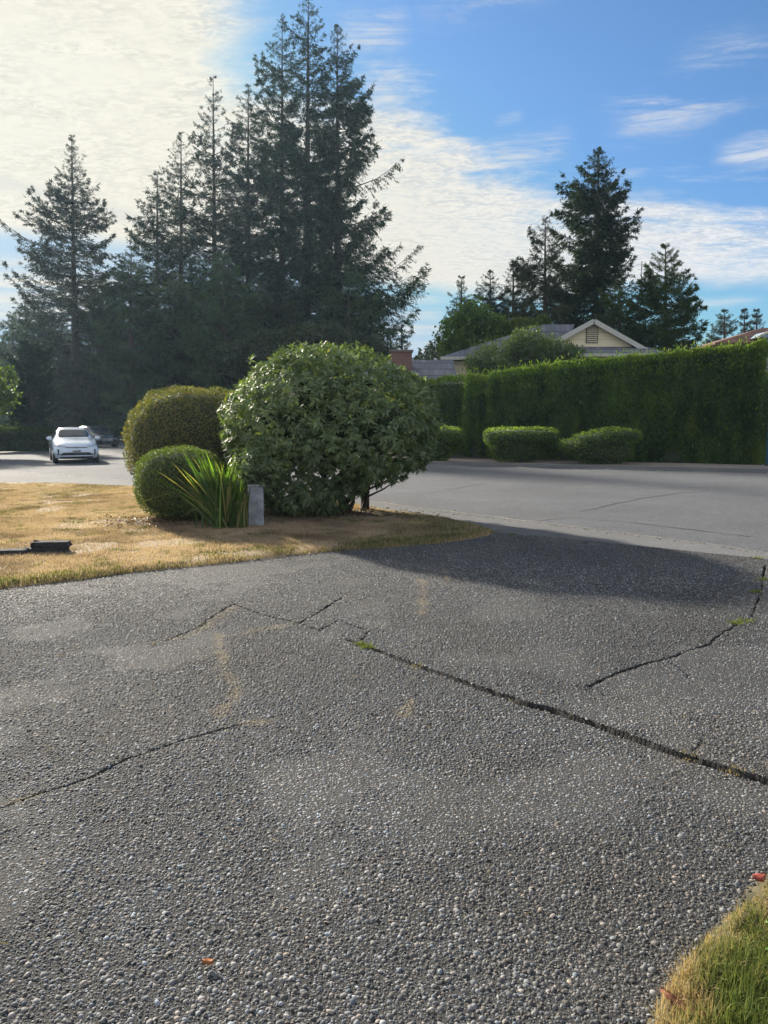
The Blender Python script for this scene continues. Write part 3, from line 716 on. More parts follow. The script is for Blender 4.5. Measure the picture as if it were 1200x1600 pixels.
# rhododendron
def rhodo():
    D = 12.9; k = D / 1155.5
    root = thing('rhododendron', 'large round glossy evergreen shrub with long leaves on dark twisted stems', 'shrub', (gx(500, D), D, 0))
    b = np.array(root.location)
    def E(x, y, rx, ry, rd, dd=0, p=2.2): q = at(x, y, D + dd); return (q.x, q.y, q.z, rx * k, rd, ry * k, p)
    ells = [E(516, 660, 160, 104, 1.7, 0, 2.3), E(440, 690, 84, 96, 1.1, -.1, 2.2), E(602, 656, 80, 76, 1.2, 0, 2.2), E(520, 600, 112, 58, 1.1, 0, 2.1), E(478, 746, 84, 58, .95, -.25, 2.3), E(412, 722, 46, 34, .7, -1.0, 2.1)]
    P, Nn = blob_points(ells, 5600, .2, bump=.16, bs=1.9, zmin=.14)
    Pin, Nin = blob_points([(e[0], e[1], e[2], e[3] * .86, e[4] * .86, e[5] * .86, e[6]) for e in ells], 3000, .3, bump=.1, zmin=.3)
    P = np.concatenate([P, Pin]); Nn = np.concatenate([Nn, Nin])
    ns = 90; sel = rng.choice(int(len(P) * .6), ns, replace=False); sh = np.concatenate([P[sel] + norm(Nn[sel] + np.array([0, 0, .5])) * rng.uniform(.06, .17, (ns, 1)) for _ in (0,)]); P = np.concatenate([P, sh]); Nn = np.concatenate([Nn, Nn[sel]])
    per = 10; n = len(P)
    ax = norm(Nn + np.array([0, 0, .55])[None] + rng.normal(0, .35, (n, 3)))
    t1 = norm(np.cross(ax, rng.normal(size=(n, 3)))); t2 = np.cross(ax, t1)
    ph = rng.uniform(0, 6.28, (n, 1)) + np.arange(per)[None] * 2.4
    up = rng.uniform(-.5, 1.0, (n, per))
    droop = np.where(P[:, 2:3] < 1.7, -1.15, -.65) * np.clip(1.15 - ax[:, 2:3] * 1.2, .0, 1)
    d = t1[:, None] * np.cos(ph)[..., None] + t2[:, None] * np.sin(ph)[..., None] + ax[:, None] * up[..., None] + np.array([0, 0, 1.])[None, None] * droop[:, :, None]
    d = norm(d).reshape(-1, 3); PP = np.repeat(P, per, 0) + d * .012; AX = np.repeat(ax, per, 0)
    L = rng.uniform(.07, .165, len(PP)) * .86; Wd = L * rng.uniform(.26, .38, len(PP))
    V, Fc = scatter(LEAF5, PP - b, d, AX + rng.normal(0, .25, AX.shape), L, Wd, .35)
    cl = fbm(PP[:, 0] + PP[:, 2] * .6, PP[:, 1] + PP[:, 2] * .8, 1.3)
    col = lerp_col((.070, .110, .055), (.215, .285, .145), np.clip(rng.random(len(PP)) * .85 + (cl - .5), 0, 1))
    hi = rng.random(len(PP)); col[hi < .035] = (.17, .21, .05); col[hi > .988] = (.24, .22, .06)
    yl = np.repeat(P[:, 0] < gx(395, D), per) & (rng.random(len(PP)) < .22); col[yl] = (.13, .17, .035)  # sunlit left flank put into the leaf colour as yellow-green
    mesh_np('foliage', V, [Fc], M_leaf, root, np.repeat(col, 5, 0))
    ells2 = [(e[0] - b[0], e[1] - b[1], e[2] - b[2], e[3], e[4], e[5], e[6]) for e in ells[:4]]
    bm = core_mesh(ells2, .55); obj_bm('shade_core', bm, M_core, root, True)
    r2 = random.Random(4)
    for kx in range(11):
        a = r2.uniform(0, 6.28); x0 = r2.uniform(-.55, .75); y0 = r2.uniform(-.4, .5)
        sx = r2.uniform(-.9, 1.2) if kx < 8 else r2.uniform(.7, 1.5)
        pts = [(x0, y0, -.05)]; rad = [.045]
        for j in range(1, 6):
            f = j / 5; pts.append((x0 + (sx - x0) * f ** 1.2 + r2.gauss(0, .05), y0 + r2.gauss(0, .06), f * r2.uniform(1.0, 1.25))); rad.append(.045 * (1 - .6 * f))
        V, Q = tube_np([(pts, rad)]); mesh_np('stem', V, [Q], M_stem, root, smooth=True)
    # leaf litter twigs sticking out low on the right
    for kx in range(2):
        z0 = .42 + .12 * kx
        pts = [(.8, 0, z0 - .1), (1.1, -.1, z0 + .05), (1.35 + .05 * kx, -.15, z0 + .22)]
        V, Q = tube_np([(pts, [.02, .014, .006])]); mesh_np('twig', V, [Q], M_stem, root, smooth=True)
rhodo()
# soil and fallen leaves beneath the shrubs
def soil_patch(name, cx, cy, rx, ry, z, mat):
    a = np.linspace(0, 2 * np.pi, 40, endpoint=False); r = 1 + .12 * np.sin(a * 3 + 1) + .06 * np.sin(a * 7)
    V = np.column_stack([cx + np.cos(a) * rx * r, cy + np.sin(a) * ry * r, np.full(40, z - .045)]); V = np.vstack([V, [[cx, cy, z + .0]]])
    struct(name, V, [np.array([[i, (i + 1) % 40, 40] for i in range(40)])], mat)
gA = G(500, 812); soil_patch('soil_bed', gA[0] + .1, gA[1] + .55, 1.45, .75, .075, M_dirt)
gB = G(262, 822); soil_patch('mulch_bed', gB[0] - .15, gB[1] + .3, .95, .75, .074, plain('mulch', (.10, .075, .05), .95, noise_amt=.5, nscale=30, bump=1, bscale=60))
def litter(name, label, regions, n, L, c1, c2, z):
    Ps = []
    for (cx, cy, rx, ry) in regions:
        q = rng.normal(0, .5, (n, 2)); Ps.append(np.column_stack([cx + q[:, 0] * rx, cy + q[:, 1] * ry]))
    P = np.concatenate(Ps); m_ = len(P); a = rng.uniform(0, 6.28, m_)
    V, Fc = scatter(LEAF5, np.column_stack([P, z + rng.uniform(0, .02, m_)]), np.column_stack([np.cos(a), np.sin(a), rng.normal(0, .25, m_)]), np.tile([0., 0, 1], (m_, 1)) + rng.normal(0, .4, (m_, 3)), L * rng.uniform(.6, 1.2, m_), L * .35)
    tag(mesh_np(name, V, [Fc], M_grass, None, np.repeat(lerp_col(c1, c2, rng.random(m_)), 5, 0)), label, kind='stuff')
litter('fallen_leaves', 'brown fallen leaves on the soil under the shrubs', [(gA[0] + .1, gA[1] + .35, 1.7, .8), (gB[0] - .25, gB[1] + .15, .9, .7)], 420, .08, (.06, .04, .022), (.28, .19, .10), .08)

# sword-leaved plant
def iris():
    g = G(352, 826); root = thing('sword_leaf_plant', 'tall clump of long pointed green sword leaves between the ball shrub and the grey post', 'plant', (g[0], g[1], 0))
    r = random.Random(11); V = []; Q = []; Cc = []; S = 9
    for k in range(230):
        bx = r.gauss(0, .13) if k % 3 else r.uniform(-.2, .36); by = r.gauss(0, .12)
        a = r.uniform(0, 6.28); lean = abs(r.gauss(.18, .22)); L = r.uniform(.65, 1.12); bend = r.uniform(.05, .7)
        if k < 80: a = math.pi + r.uniform(-.7, .7); lean = r.uniform(.25, 1.5); L = r.uniform(.9, 1.42); bend = r.uniform(0, .35); bx = r.gauss(.05, .08)
        if bx > .12: L *= .75; lean *= .5
        w = r.uniform(.011, .020); pos = Vector((bx, by, 0)); an = lean * .6
        face = r.uniform(-.9, .9); sv = Vector((math.cos(face), math.sin(face), 0)); off = len(V)
        base = r.random(); cc = [(.035 + .05 * base), (.075 + .07 * base), (.018 + .015 * base)]
        if r.random() < .10: cc = [.26, .22, .10]
        elif r.random() < .2: cc = [.16, .27, .04]
        if r.random() < .12: kink = r.randint(5, 7)
        else: kink = 99
        for s in range(S):
            t = s / (S - 1); ww = w * (1 - t ** 2.2) * (.7 + .6 * min(1, t * 3)) + .0008
            V += [tuple(pos - sv * ww), tuple(pos + sv * ww)]; Cc += [cc, cc]
            an += bend * t * .28 + (1.0 if s == kink else 0)
            pos = pos + Vector((math.cos(a) * math.sin(an), math.sin(a) * math.sin(an), math.cos(an))) * (L / (S - 1))
        for s in range(S - 1): Q.append((off + 2 * s, off + 2 * s + 1, off + 2 * s + 3, off + 2 * s + 2))
    mesh_np('leaves', V, [np.array(Q)], leafmat('sword_leaf', .4, .45, .4, (1.4, 1.6, .4)), root, Cc)
iris()
# posts
def grey_post():
    g = G(401, 823); root = thing('concrete_post', 'square grey concrete post in front of the big glossy shrub', 'post', (g[0], g[1], 0), .12)
    bm = bmesh.new(); bm_box(bm, -.118, .118, -.118, .118, -.1, .64); bevel(bm, .014)
    obj_bm('shaft', bm, plain('painted_concrete', (.27, .29, .33), .85, noise_amt=.35, nscale=7, bump=.3, bscale=50), root)
    bm = bmesh.new(); bm_box(bm, -.125, .125, -.125, .125, .64, .67); bevel(bm, .01)
    obj_bm('cap', bm, plain('post_cap', (.30, .30, .31), .8), root)
grey_post()
def brown_post():
    g = G(570, 799); root = thing('wooden_post', 'dark brown weathered wooden post under the right side of the big shrub', 'post', (g[0], g[1], 0), .2)
    bm = bmesh.new(); bm_box(bm, -.075, .075, -.06, .06, -.1, 1.02); bevel(bm, .008)
    obj_bm('shaft', bm, plain('dark_wood', (.035, .022, .016), .85, noise_amt=.4, nscale=9, bump=.6, bscale=40), root)
    bm = bmesh.new(); bm_box(bm, -.05, .05, -.07, -.0605, .35, .5)
    obj_bm('bracket', bm, plain('rusty_metal', (.07, .035, .02), .7, metal=.4), root)
brown_post()
# stones at the lawn edge
def stone(label, px, py, L, Wd, H, rz, z0=0.03, seed=1):
    g = G(px, py); r = random.Random(seed)
    root_loc = (g[0], g[1] + Wd / 2, z0)
    bm = bmesh.new(); bm_box(bm, -L / 2, L / 2, -Wd / 2, Wd / 2, 0, H)
    bmesh.ops.subdivide_edges(bm, edges=bm.edges[:], cuts=4, use_grid_fill=True)
    for v in bm.verts: v.co += Vector((r.gauss(0, .002), r.gauss(0, .002), r.gauss(0, .0018)))
    bmesh.ops.bevel(bm, geom=[e for e in bm.edges if e.is_manifold and e.calc_face_angle(0) > 1], offset=.01, segments=2, affect='EDGES')
    o = obj_bm('stone_block', bm, plain('dark_stone', (.030, .030, .035), .95, noise_amt=.35, nscale=14, bump=.7, bscale=50), None)
    o.location = root_loc; o.rotation_euler = (r.gauss(0, .02), r.gauss(0, .02), rz)
    tag(o, label, 'stone', 'dark edging stones on the lawn')
stone('dark edging stone at the left picture edge, lying flat in the dry grass', 10, 872, .42, .17, .06, .14, seed=2)
stone('dark edging stone lying flat in the dry grass, underneath the raised one', 68, 869, .50, .18, .06, .12, seed=3)
stone('dark edging stone resting raised on top of the flat one, right end of the row', 76, 868, .44, .16, .075, .10, z0=.088, seed=4)

# far left and right hedges ------------------------------------------------
def hedge(name, label, A, B, th, zt0, zt1, n, leaf, cols, bump=.12, curve=None):
    """wall of foliage from ground point A to B (front face), thickness away from the viewer"""
    A = np.array(A, float); B = np.array(B, float); d = B - A; Ln = np.hypot(*d); d /= Ln; nrm = np.array([d[1], -d[0]])
    if nrm[1] > 0: nrm = -nrm          # faces the street
    root = thing(name, label, 'hedge', (A[0], A[1], 0))
    s = rng.random(n); 
    zt = lambda q: zt0 + (zt1 - zt0) * (curve(q) if curve else q)
    kind = rng.random(n); P = np.zeros((n, 3)); Nn = np.zeros((n, 3))
    av = (zt0 + zt1) / 2; pf = av / (av + th + .7)
    fr = kind < pf; tp = (kind >= pf) & (kind < pf + th / (av + th + .7)); en = ~fr & ~tp
    v = rng.random(n); Z = zt(s)
    rnd = .35
    # front
    base = A[None] + d[None] * (s * Ln)[:, None]
    h = v * Z
    back = np.where(h > Z - rnd, rnd - np.sqrt(np.clip(rnd ** 2 - (h - Z + rnd) ** 2, 0, None)), 0) + .12 * np.clip(1 - h / .8, 0, 1)
    for idx, mode in ((fr, 0), (tp, 1), (en, 2)):
        if mode == 0: q = base - nrm[None] * back[:, None]; P[idx, :2] = q[idx]; P[idx, 2] = h[idx]; Nn[idx, :2] = nrm; Nn[idx, 2] = np.clip((h - Z + rnd) / rnd, 0, 1)[idx]
        if mode == 1: q = base - nrm[None] * (v * th)[:, None]; P[idx, :2] = q[idx]; P[idx, 2] = Z[idx]; Nn[idx] = (0, 0, 1)
        if mode == 2:
            e_ = rng.random(n) < .5; q = np.where(e_[:, None], A[None], B[None]) - nrm[None] * (s * th)[:, None]
            P[idx, :2] = q[idx]; P[idx, 2] = (v * np.where(e_, zt(0), zt(1)))[idx]; Nn[idx, :2] = (np.where(e_[:, None], -d[None], d[None]))[idx]
    al = (P[:, :2] - A) @ d
    b = (fbm(al, P[:, 2] * .6, 1.5, 4) - .5) * 3.2 * bump + (fbm(al * 3.0, P[:, 2] * .7, 1.0, 2) - .5) * 1.4 * bump + (vnoise(al, P[:, 2] * .2, 1.1) - .5) * 1.3 * bump
    P += norm(Nn) * b[:, None] - norm(Nn) * (.22 * rng.random(n) ** 2)[:, None]
    sprig = (rng.random(n) < .05) * rng.random(n) ** 2 * .38; P += norm(Nn + np.array([0, 0, .35])) * sprig[:, None]; P[:, 2] = np.maximum(P[:, 2], .03)
    xd = norm(rng.normal(0, .42, (n, 3)) + Nn * .45 + np.array([0, 0, .85]))
    L = leaf * rng.uniform(.6, 1.3, n)
    V, Fc = scatter(LEAF4, P - np.array([A[0], A[1], 0]), xd, norm(Nn + rng.normal(0, .7, (n, 3))), L * 1.35, L * .42)
    t = np.clip(rng.random(n) * .6 + (fbm(al + 7, P[:, 2], 1.0, 3) - .5) * 1.1 + (fbm(al * 3.2, P[:, 2] * .8, 1.0, 3) - .5) * 1.3 + .2, 0, 1)
    col = lerp_col(cols[0], cols[1], t); hi = rng.random(n) < .02 + .6 * (Nn[:, 2] > .3) + .15 * (P[:, 2] > (Z - .9)); c3 = np.array(cols[2]); col[hi] = c3  # sun on the hedge top painted in: brighter leaves along the top
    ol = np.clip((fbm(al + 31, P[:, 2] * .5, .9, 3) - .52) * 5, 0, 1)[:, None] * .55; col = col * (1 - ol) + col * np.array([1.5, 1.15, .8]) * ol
    tw_ = rng.random(n) < .025; col[tw_] = (.12, .085, .05)
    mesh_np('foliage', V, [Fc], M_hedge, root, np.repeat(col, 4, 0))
    # inner body: dark solid added to stop light passing through the leaves
    K = 24; Vc = []; 
    for j in range(K + 1):
        q = j / K; z = zt(q) - .22; pf_ = A + d * (Ln * (q * .985 + .0075)) - nrm * .22; pb = pf_ - nrm * (th - .4)
        Vc += [(pf_[0] - A[0], pf_[1] - A[1], .02), (pf_[0] - A[0], pf_[1] - A[1], z - .25), (pf_[0] - A[0] - nrm[0] * .25, pf_[1] - A[1] - nrm[1] * .25, z), (pb[0] - A[0], pb[1] - A[1], z), (pb[0] - A[0], pb[1] - A[1], .02)]
    Q = []
    for j in range(K):
        for i_ in range(4): Q.append((j * 5 + i_, j * 5 + i_ + 1, j * 5 + 6 + i_, j * 5 + 5 + i_))
    mesh_np('shade_core', Vc, [np.array(Q), np.array([[0, 1, 2, 3, 4], [K * 5, K * 5 + 1, K * 5 + 2, K * 5 + 3, K * 5 + 4]])], M_core, root)
    return root
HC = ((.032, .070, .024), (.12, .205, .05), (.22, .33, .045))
hA = G(727, 716); hB = G(1183, 728.5)
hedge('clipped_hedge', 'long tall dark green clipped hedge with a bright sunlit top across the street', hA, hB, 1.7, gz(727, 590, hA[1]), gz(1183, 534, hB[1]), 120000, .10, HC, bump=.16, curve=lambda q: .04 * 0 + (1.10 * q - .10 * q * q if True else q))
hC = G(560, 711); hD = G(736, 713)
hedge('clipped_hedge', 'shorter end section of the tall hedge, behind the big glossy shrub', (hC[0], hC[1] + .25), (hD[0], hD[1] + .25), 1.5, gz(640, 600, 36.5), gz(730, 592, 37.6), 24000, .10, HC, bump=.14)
# clipped low bushes in front of hedge
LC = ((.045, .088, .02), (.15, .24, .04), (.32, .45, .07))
def low_bush(label, x0, x1, yt, yb, D, tilt, slump=0):
    k = D / 1155.5; cx = gx((x0 + x1) / 2, D); rx = (x1 - x0) / 2 * k; zt = gz(600, yt, D); zb = .05; h = zt - zb
    if tilt:
        ells = [(cx + rx * .38, D, zb + h * .80, rx * .60, .75, h * .20, 3.4), (cx + rx * .02, D, zb + h * .68, rx * .66, .8, h * .22, 3.2), (cx - rx * .42, D, zb + h * .50, rx * .56, .75, h * .24, 2.8), (cx + rx * .1, D, zb + h * .36, rx * .72, .62, h * .38, 2.8)]
    else:
        ells = [(cx, D, zb + h * .76, rx, .9, h * .25, 3.6), (cx - rx * .12, D, zb + h * .40, rx * .70, .62, h * .42, 2.8), (cx - rx * .45, D, zb + h * .66, rx * .53, .85, h * .26, 2.6)]
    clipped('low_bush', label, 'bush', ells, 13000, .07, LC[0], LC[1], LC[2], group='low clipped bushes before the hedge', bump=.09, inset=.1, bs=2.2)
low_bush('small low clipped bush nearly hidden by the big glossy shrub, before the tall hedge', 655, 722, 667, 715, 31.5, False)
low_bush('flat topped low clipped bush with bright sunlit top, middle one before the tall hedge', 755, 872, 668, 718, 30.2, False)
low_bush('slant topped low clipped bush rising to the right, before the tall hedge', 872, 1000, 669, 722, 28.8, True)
# pole at right edge
g = G(1197, 729); root = thing('utility_post', 'blue green painted post at the right end of the hedge', 'post', (g[0], g[1] - .3, 0))
bm = bmesh.new(); bm_box(bm, -.13, .13, -.13, .13, -.05, gz(1197, 655, g[1])); bevel(bm, .02); obj_bm('shaft', bm, plain('teal_paint', (.03, .12, .17), .5), root)
bm = bmesh.new(); bm_box(bm, -.16, .16, -.16, .16, -.05, .10); bevel(bm, .01); obj_bm('base', bm, plain('dark_base', (.08, .08, .08), .8), root)
hE = G(1215, 727); clipped('side_bush', 'dark bush beyond the post at the right end of the hedge', 'bush', [(hE[0] + 1.2, hE[1] + 4, 1.9, 1.9, 1.3, 1.9, 2.4)], 12000, .1, HC[0], HC[1], HC[2])
# left hedges
hl = GP([(-330, 712), (80, 705)])
hedge('low_hedge', 'low dark clipped hedge on the far left behind the road', hl[0], hl[1], 1.2, gz(-330, 672, hl[0][1]), gz(80, 670, hl[1][1]), 26000, .10, ((.012, .025, .010), (.035, .06, .018), (.05, .08, .02)), bump=.06)

# ------------------------------------------------------------------ trees
def conifer(name, label, xt, yt, D, prof, nb=230, tw=13, el=9, base_y=None, cols=((.012, .026, .014), (.035, .058, .022)), spray=.30, up=.45, gapp=.12, trunk=.26, lean=0.0, group=None, zlow=.5, hang=.22, xb=None, cat='tree', seed=0):
    """prof: [(y_px, left_px, right_px)] half widths seen at that height"""
    r = np.random.default_rng(100 + seed); sc = D / 45.0; spray = spray * sc * .74; el = int(el * 2.3); nb = int(nb * 1.25); trunk = trunk * sc; zlow = zlow * sc
    top = at(xt, yt, D); xb = xt if xb is None else xb
    bx = gx(xb, D)
    root = thing(name, label, cat, (bx, D, -.05), 0, group)
    k = D / 1155.5
    pz = np.array([at(xt, p[0], D).z for p in prof]); pl_ = np.array([p[1] for p in prof]) * k; pr = np.array([p[2] for p in prof]) * k
    o_ = np.argsort(pz); pz, pl_, pr = pz[o_], pl_[o_], pr[o_]
    H = top.z
    zs = zlow + (H - zlow) * (1 - (1 - (np.arange(nb) + r.random(nb)) / nb) ** 1.0)
    # whorls
    wh = .42 * sc; zs = np.where(r.random(nb) < .7, np.round(zs / wh) * wh + r.normal(0, .05, nb), zs); zs = np.clip(zs, zlow, H - .1)
    azb = r.uniform(0, 2 * np.pi, nb)
    side = np.cos(azb)
    ext = np.where(side > 0, np.interp(zs, pz, pr), np.interp(zs, pz, pl_))
    oth = (np.interp(zs, pz, pr) + np.interp(zs, pz, pl_)) / 2
    Lb = (ext * side ** 2 + oth * (1 - side ** 2)) * np.clip(r.normal(.95, .17, nb), .4, 1.18)
    keep = r.random(nb) > gapp; zs, azb, Lb = zs[keep], azb[keep], Lb[keep]; nb = len(zs)
    f = (zs - zlow) / (H - zlow)
    a1 = -.34 + .75 * f ** 2 + r.normal(0, .08, nb); a2 = up * (1 - .25 * f) + r.normal(0, .08, nb)
    tx = bx + (top.x - bx) * zs / H
    def bp(i_, t):                      # point on branch
        rr = Lb[i_] * t
        return np.stack([tx[i_] + rr * np.cos(azb[i_]), D + rr * np.sin(azb[i_]), zs[i_] - .10 * Lb[i_] * 0 + Lb[i_] * (a1[i_] * t + a2[i_] * t * t)], -1)
    bi = np.repeat(np.arange(nb), np.clip(tw * Lb / Lb.mean(), 7, 3 * tw).astype(int)); tt = r.uniform(.10, 1.0, len(bi)) ** .85
    sgn = np.where(r.random(len(bi)) < .5, -1, 1)
    tl = (.42 * Lb[bi] * (1 - tt) ** .6 + .07 * sc) * r.uniform(.5, 1.15, len(bi)); tl = np.minimum(tl, 1.5 * sc)
    o0 = bp(bi, tt)
    bd = np.stack([np.cos(azb[bi]), np.sin(azb[bi]), a1[bi] + 2 * a2[bi] * tt], -1); bd = norm(bd)
    lat = np.stack([-np.sin(azb[bi]), np.cos(azb[bi]), np.zeros(len(bi))], -1) * sgn[:, None]
    td = norm(bd * .85 + lat * r.uniform(.35, 1.1, (len(bi), 1)) + np.array([0, 0, -1.])[None] * (hang * r.uniform(0, 2.4, (len(bi), 1))))
    ti = np.repeat(np.arange(len(bi)), el); u = r.random(len(ti))
    P = o0[ti] + td[ti] * (tl[ti] * u)[:, None] + np.array([0, 0, -1.])[None] * (hang * .6 * tl[ti] * u * u)[:, None] + r.normal(0, .02 * sc, (len(ti), 3))
    xd = norm(td[ti] + r.normal(0, .45, (len(ti), 3)) + np.array([0, 0, -hang * 1.2]))
    # branch-tip and leader sprays
    li = np.arange(nb); Pt = np.concatenate([bp(li, np.full(nb, q)) for q in (.7, .8, .88, .95, 1.0)]); dt = np.tile(norm(np.stack([np.cos(azb), np.sin(azb), a1 + 2 * a2], -1)), (5, 1))
    ld = 26; Pl = np.stack([np.full(ld, top.x), np.full(ld, D), H - .8 * sc + np.arange(ld) / ld * .8 * sc], -1) + r.normal(0, .02 * sc, (ld, 3)); al_ = r.uniform(0, 6.28, ld); dl = norm(np.stack([np.cos(al_) * .6, np.sin(al_) * .6, np.full(ld, 1.3)], -1))
    P = np.concatenate([P, Pt, Pl]); xd = np.concatenate([xd, dt + r.normal(0, .15, dt.shape), dl])
    n = len(P)
    L = spray * r.uniform(.55, 1.25, n); hs_ = np.concatenate([Lb[bi][ti], np.tile(Lb, 5), np.full(ld, .2)]); L *= np.clip(hs_ / (1.6 * sc), .30, 1.0)
    nr = norm(np.tile([0., 0, 1.], (n, 1)) + r.normal(0, .6, (n, 3)))
    B = np.array([bx, D, -.05])
    V, Fc = scatter(LEAF4, P - B, xd, nr, L, L * .19)
    cl = fbm(P[:, 0] + P[:, 2] * .4, P[:, 2] + P[:, 1] * .5, .9, 3)
    col = lerp_col(cols[0], cols[1], np.clip(r.random(n) * .7 + (cl - .5) * 1.3 + .15, 0, 1))
    mesh_np('crown', V, [Fc], M_fir, root, np.repeat(col, 4, 0))
    paths = [(np.array([[0, 0, 0], [(top.x - bx) * .3, 0, H * .3], [(top.x - bx) * .7, 0, H * .7], [top.x - bx, 0, H]]), [trunk * 1.15, trunk * .85, trunk * .38, .02])]
    for j in range(nb):
        q = np.array([0, .3, .6, .85]); pts = bp(np.full(4, j), q) - B; rb = max(.012, min(.07, Lb[j] * .016)); paths.append((pts, [rb, rb * .75, rb * .45, rb * .2]))
    V, Q = tube_np(paths); mesh_np('trunk', V, [Q], M_bark, root)
    return root
GF = 'tall firs left of centre'; FS = 1.62
DK = ((.012, .032, .015), (.038, .075, .026))
conifer('fir_tree', 'lone open fir at the left of the picture, above the white car', 112, 213, 44 * FS, [(213, 2, 2), (260, 15, 17), (300, 30, 30), (370, 60, 68), (400, 90, 50), (430, 70, 62), (480, 100, 60), (520, 80, 70), (600, 90, 80), (680, 80, 80)], nb=290, tw=15, group=GF, gapp=.10, seed=1, xb=120, cols=((.018, .026, .015), (.05, .06, .028)), up=.55)
conifer('fir_tree', 'slim topped fir standing just right of the lone left fir, with a bare spire', 333, 118, 47 * FS, [(118, 2, 2), (200, 22, 24), (250, 40, 40), (300, 62, 45), (400, 85, 60), (500, 95, 70), (600, 110, 80)], nb=230, tw=13, group=GF, gapp=.18, seed=2, xb=338, up=.5)
conifer('fir_tree', 'second spire left of the slim topped fir, slightly shorter', 283, 208, 45 * FS, [(208, 2, 2), (260, 20, 22), (330, 45, 35), (400, 80, 50), (500, 85, 60), (600, 100, 80)], nb=200, tw=14, group=GF, gapp=.1, seed=3, up=.5)
conifer('fir_tree', 'shorter fir with a low rounded left shoulder, left of the bare spired fir', 246, 268, 43.5 * FS, [(268, 3, 3), (320, 25, 25), (400, 52, 45), (500, 75, 60), (600, 90, 80)], nb=170, tw=15, group=GF, gapp=.08, seed=4, up=.45, cols=((.014, .028, .014), (.042, .062, .026)))
conifer('fir_tree', 'lower fir on the left flank of the tall triple group', 388, 135, 47 * FS, [(135, 3, 3), (200, 28, 25), (300, 40, 45), (400, 70, 60), (520, 80, 80), (620, 90, 90)], nb=280, tw=16, group=GF, gapp=.1, seed=5, cols=((.014, .026, .014), (.04, .058, .024)))
conifer('fir_tree', 'left one of the three tallest firs', 441, 26, 46 * FS, [(26, 3, 3), (60, 14, 14), (120, 32, 25), (180, 50, 30), (260, 60, 40), (400, 80, 60), (520, 90, 80), (620, 90, 90)], nb=350, tw=18, group=GF, gapp=.1, seed=6, cols=DK)
conifer('fir_tree', 'middle and tallest of the three tallest firs', 482, -12, 45 * FS, [(-12, 4, 4), (30, 20, 18), (80, 28, 30), (150, 40, 30), (250, 50, 50), (400, 60, 60), (520, 70, 80), (620, 80, 80)], nb=340, tw=16, group=GF, gapp=.14, seed=7, xb=478, cols=DK, trunk=.36, up=.38)
conifer('fir_tree', 'right one of the three tallest firs, with long upswept branches on its right', 527, 38, 44 * FS, [(38, 2, 2), (80, 15, 18), (130, 24, 38), (170, 26, 58), (230, 40, 46), (280, 45, 70), (300, 45, 92), (330, 45, 50), (370, 50, 92), (400, 50, 60), (440, 55, 122), (480, 60, 128), (530, 70, 118), (580, 60, 100), (640, 60, 90)], nb=360, tw=22, group=GF, gapp=.12, seed=8, xb=528, cols=DK, trunk=.3, up=.62, hang=.40)
UC = ((.030, .060, .028), (.09, .14, .055))
GU = 'dense dark evergreens below the tall firs'
for j, (x, y, D, wl, wr, lab) in enumerate([(205, 385, 39, 50, 52, 'dense evergreen behind the white car, just right of the lone left fir'), (275, 425, 43, 66, 66, 'dense evergreen above the tall round clipped shrub'),
        (350, 395, 40, 68, 68, 'dense evergreen above the gap between the round shrubs'), (430, 430, 44, 76, 76, 'dense evergreen above the left half of the big glossy shrub'), (545, 415, 41, 56, 70, 'dense evergreen left of the brick chimney'),
        (20, 488, 50, 35, 35, 'small dark evergreen at the left picture edge'), (60, 470, 54, 60, 60, 'dark evergreen behind the lone left fir, close to the left edge'), (160, 440, 48, 55, 60, 'dark evergreen right behind the white car')]):
    h = 640 - y
    conifer('evergreen_tree', lab, x, y, D * FS, [(y, 4, 4), (y + h * .15, wl * .45, wr * .45), (y + h * .4, wl * .85, wr * .85), (y + h * .7, wl, wr), (680, wl * .9, wr * .9)], nb=190, tw=13, el=8, cols=(tuple(v * (.8 + .25 * (j % 3)) for v in UC[0]), tuple(v * c_ * (.9 + .3 * ((j * 5) % 3)) for v, c_ in zip(UC[1], (1 + .2 * (j % 2), 1, 1)))), spray=.34, up=.25, gapp=.03, group=GU, hang=.35, seed=20 + j, zlow=1.2 if j != 5 else .3)
conifer('cypress_tree', 'solid dark column shaped evergreen above the low left hedge', 52, 545, 47, [(545, 10, 10), (560, 30, 24), (600, 34, 28), (700, 34, 28)], nb=230, tw=22, el=10, cols=((.012, .028, .018), (.026, .045, .026)), spray=.3, up=.4, gapp=0, hang=0.0, seed=40, zlow=.1)
conifer('fir_tree', 'thin pointed fir rising behind the right edge of the tall group', 628, 512, 52 * FS, [(512, 3, 3), (560, 22, 18), (650, 30, 26)], nb=110, tw=12, seed=42, cols=UC)
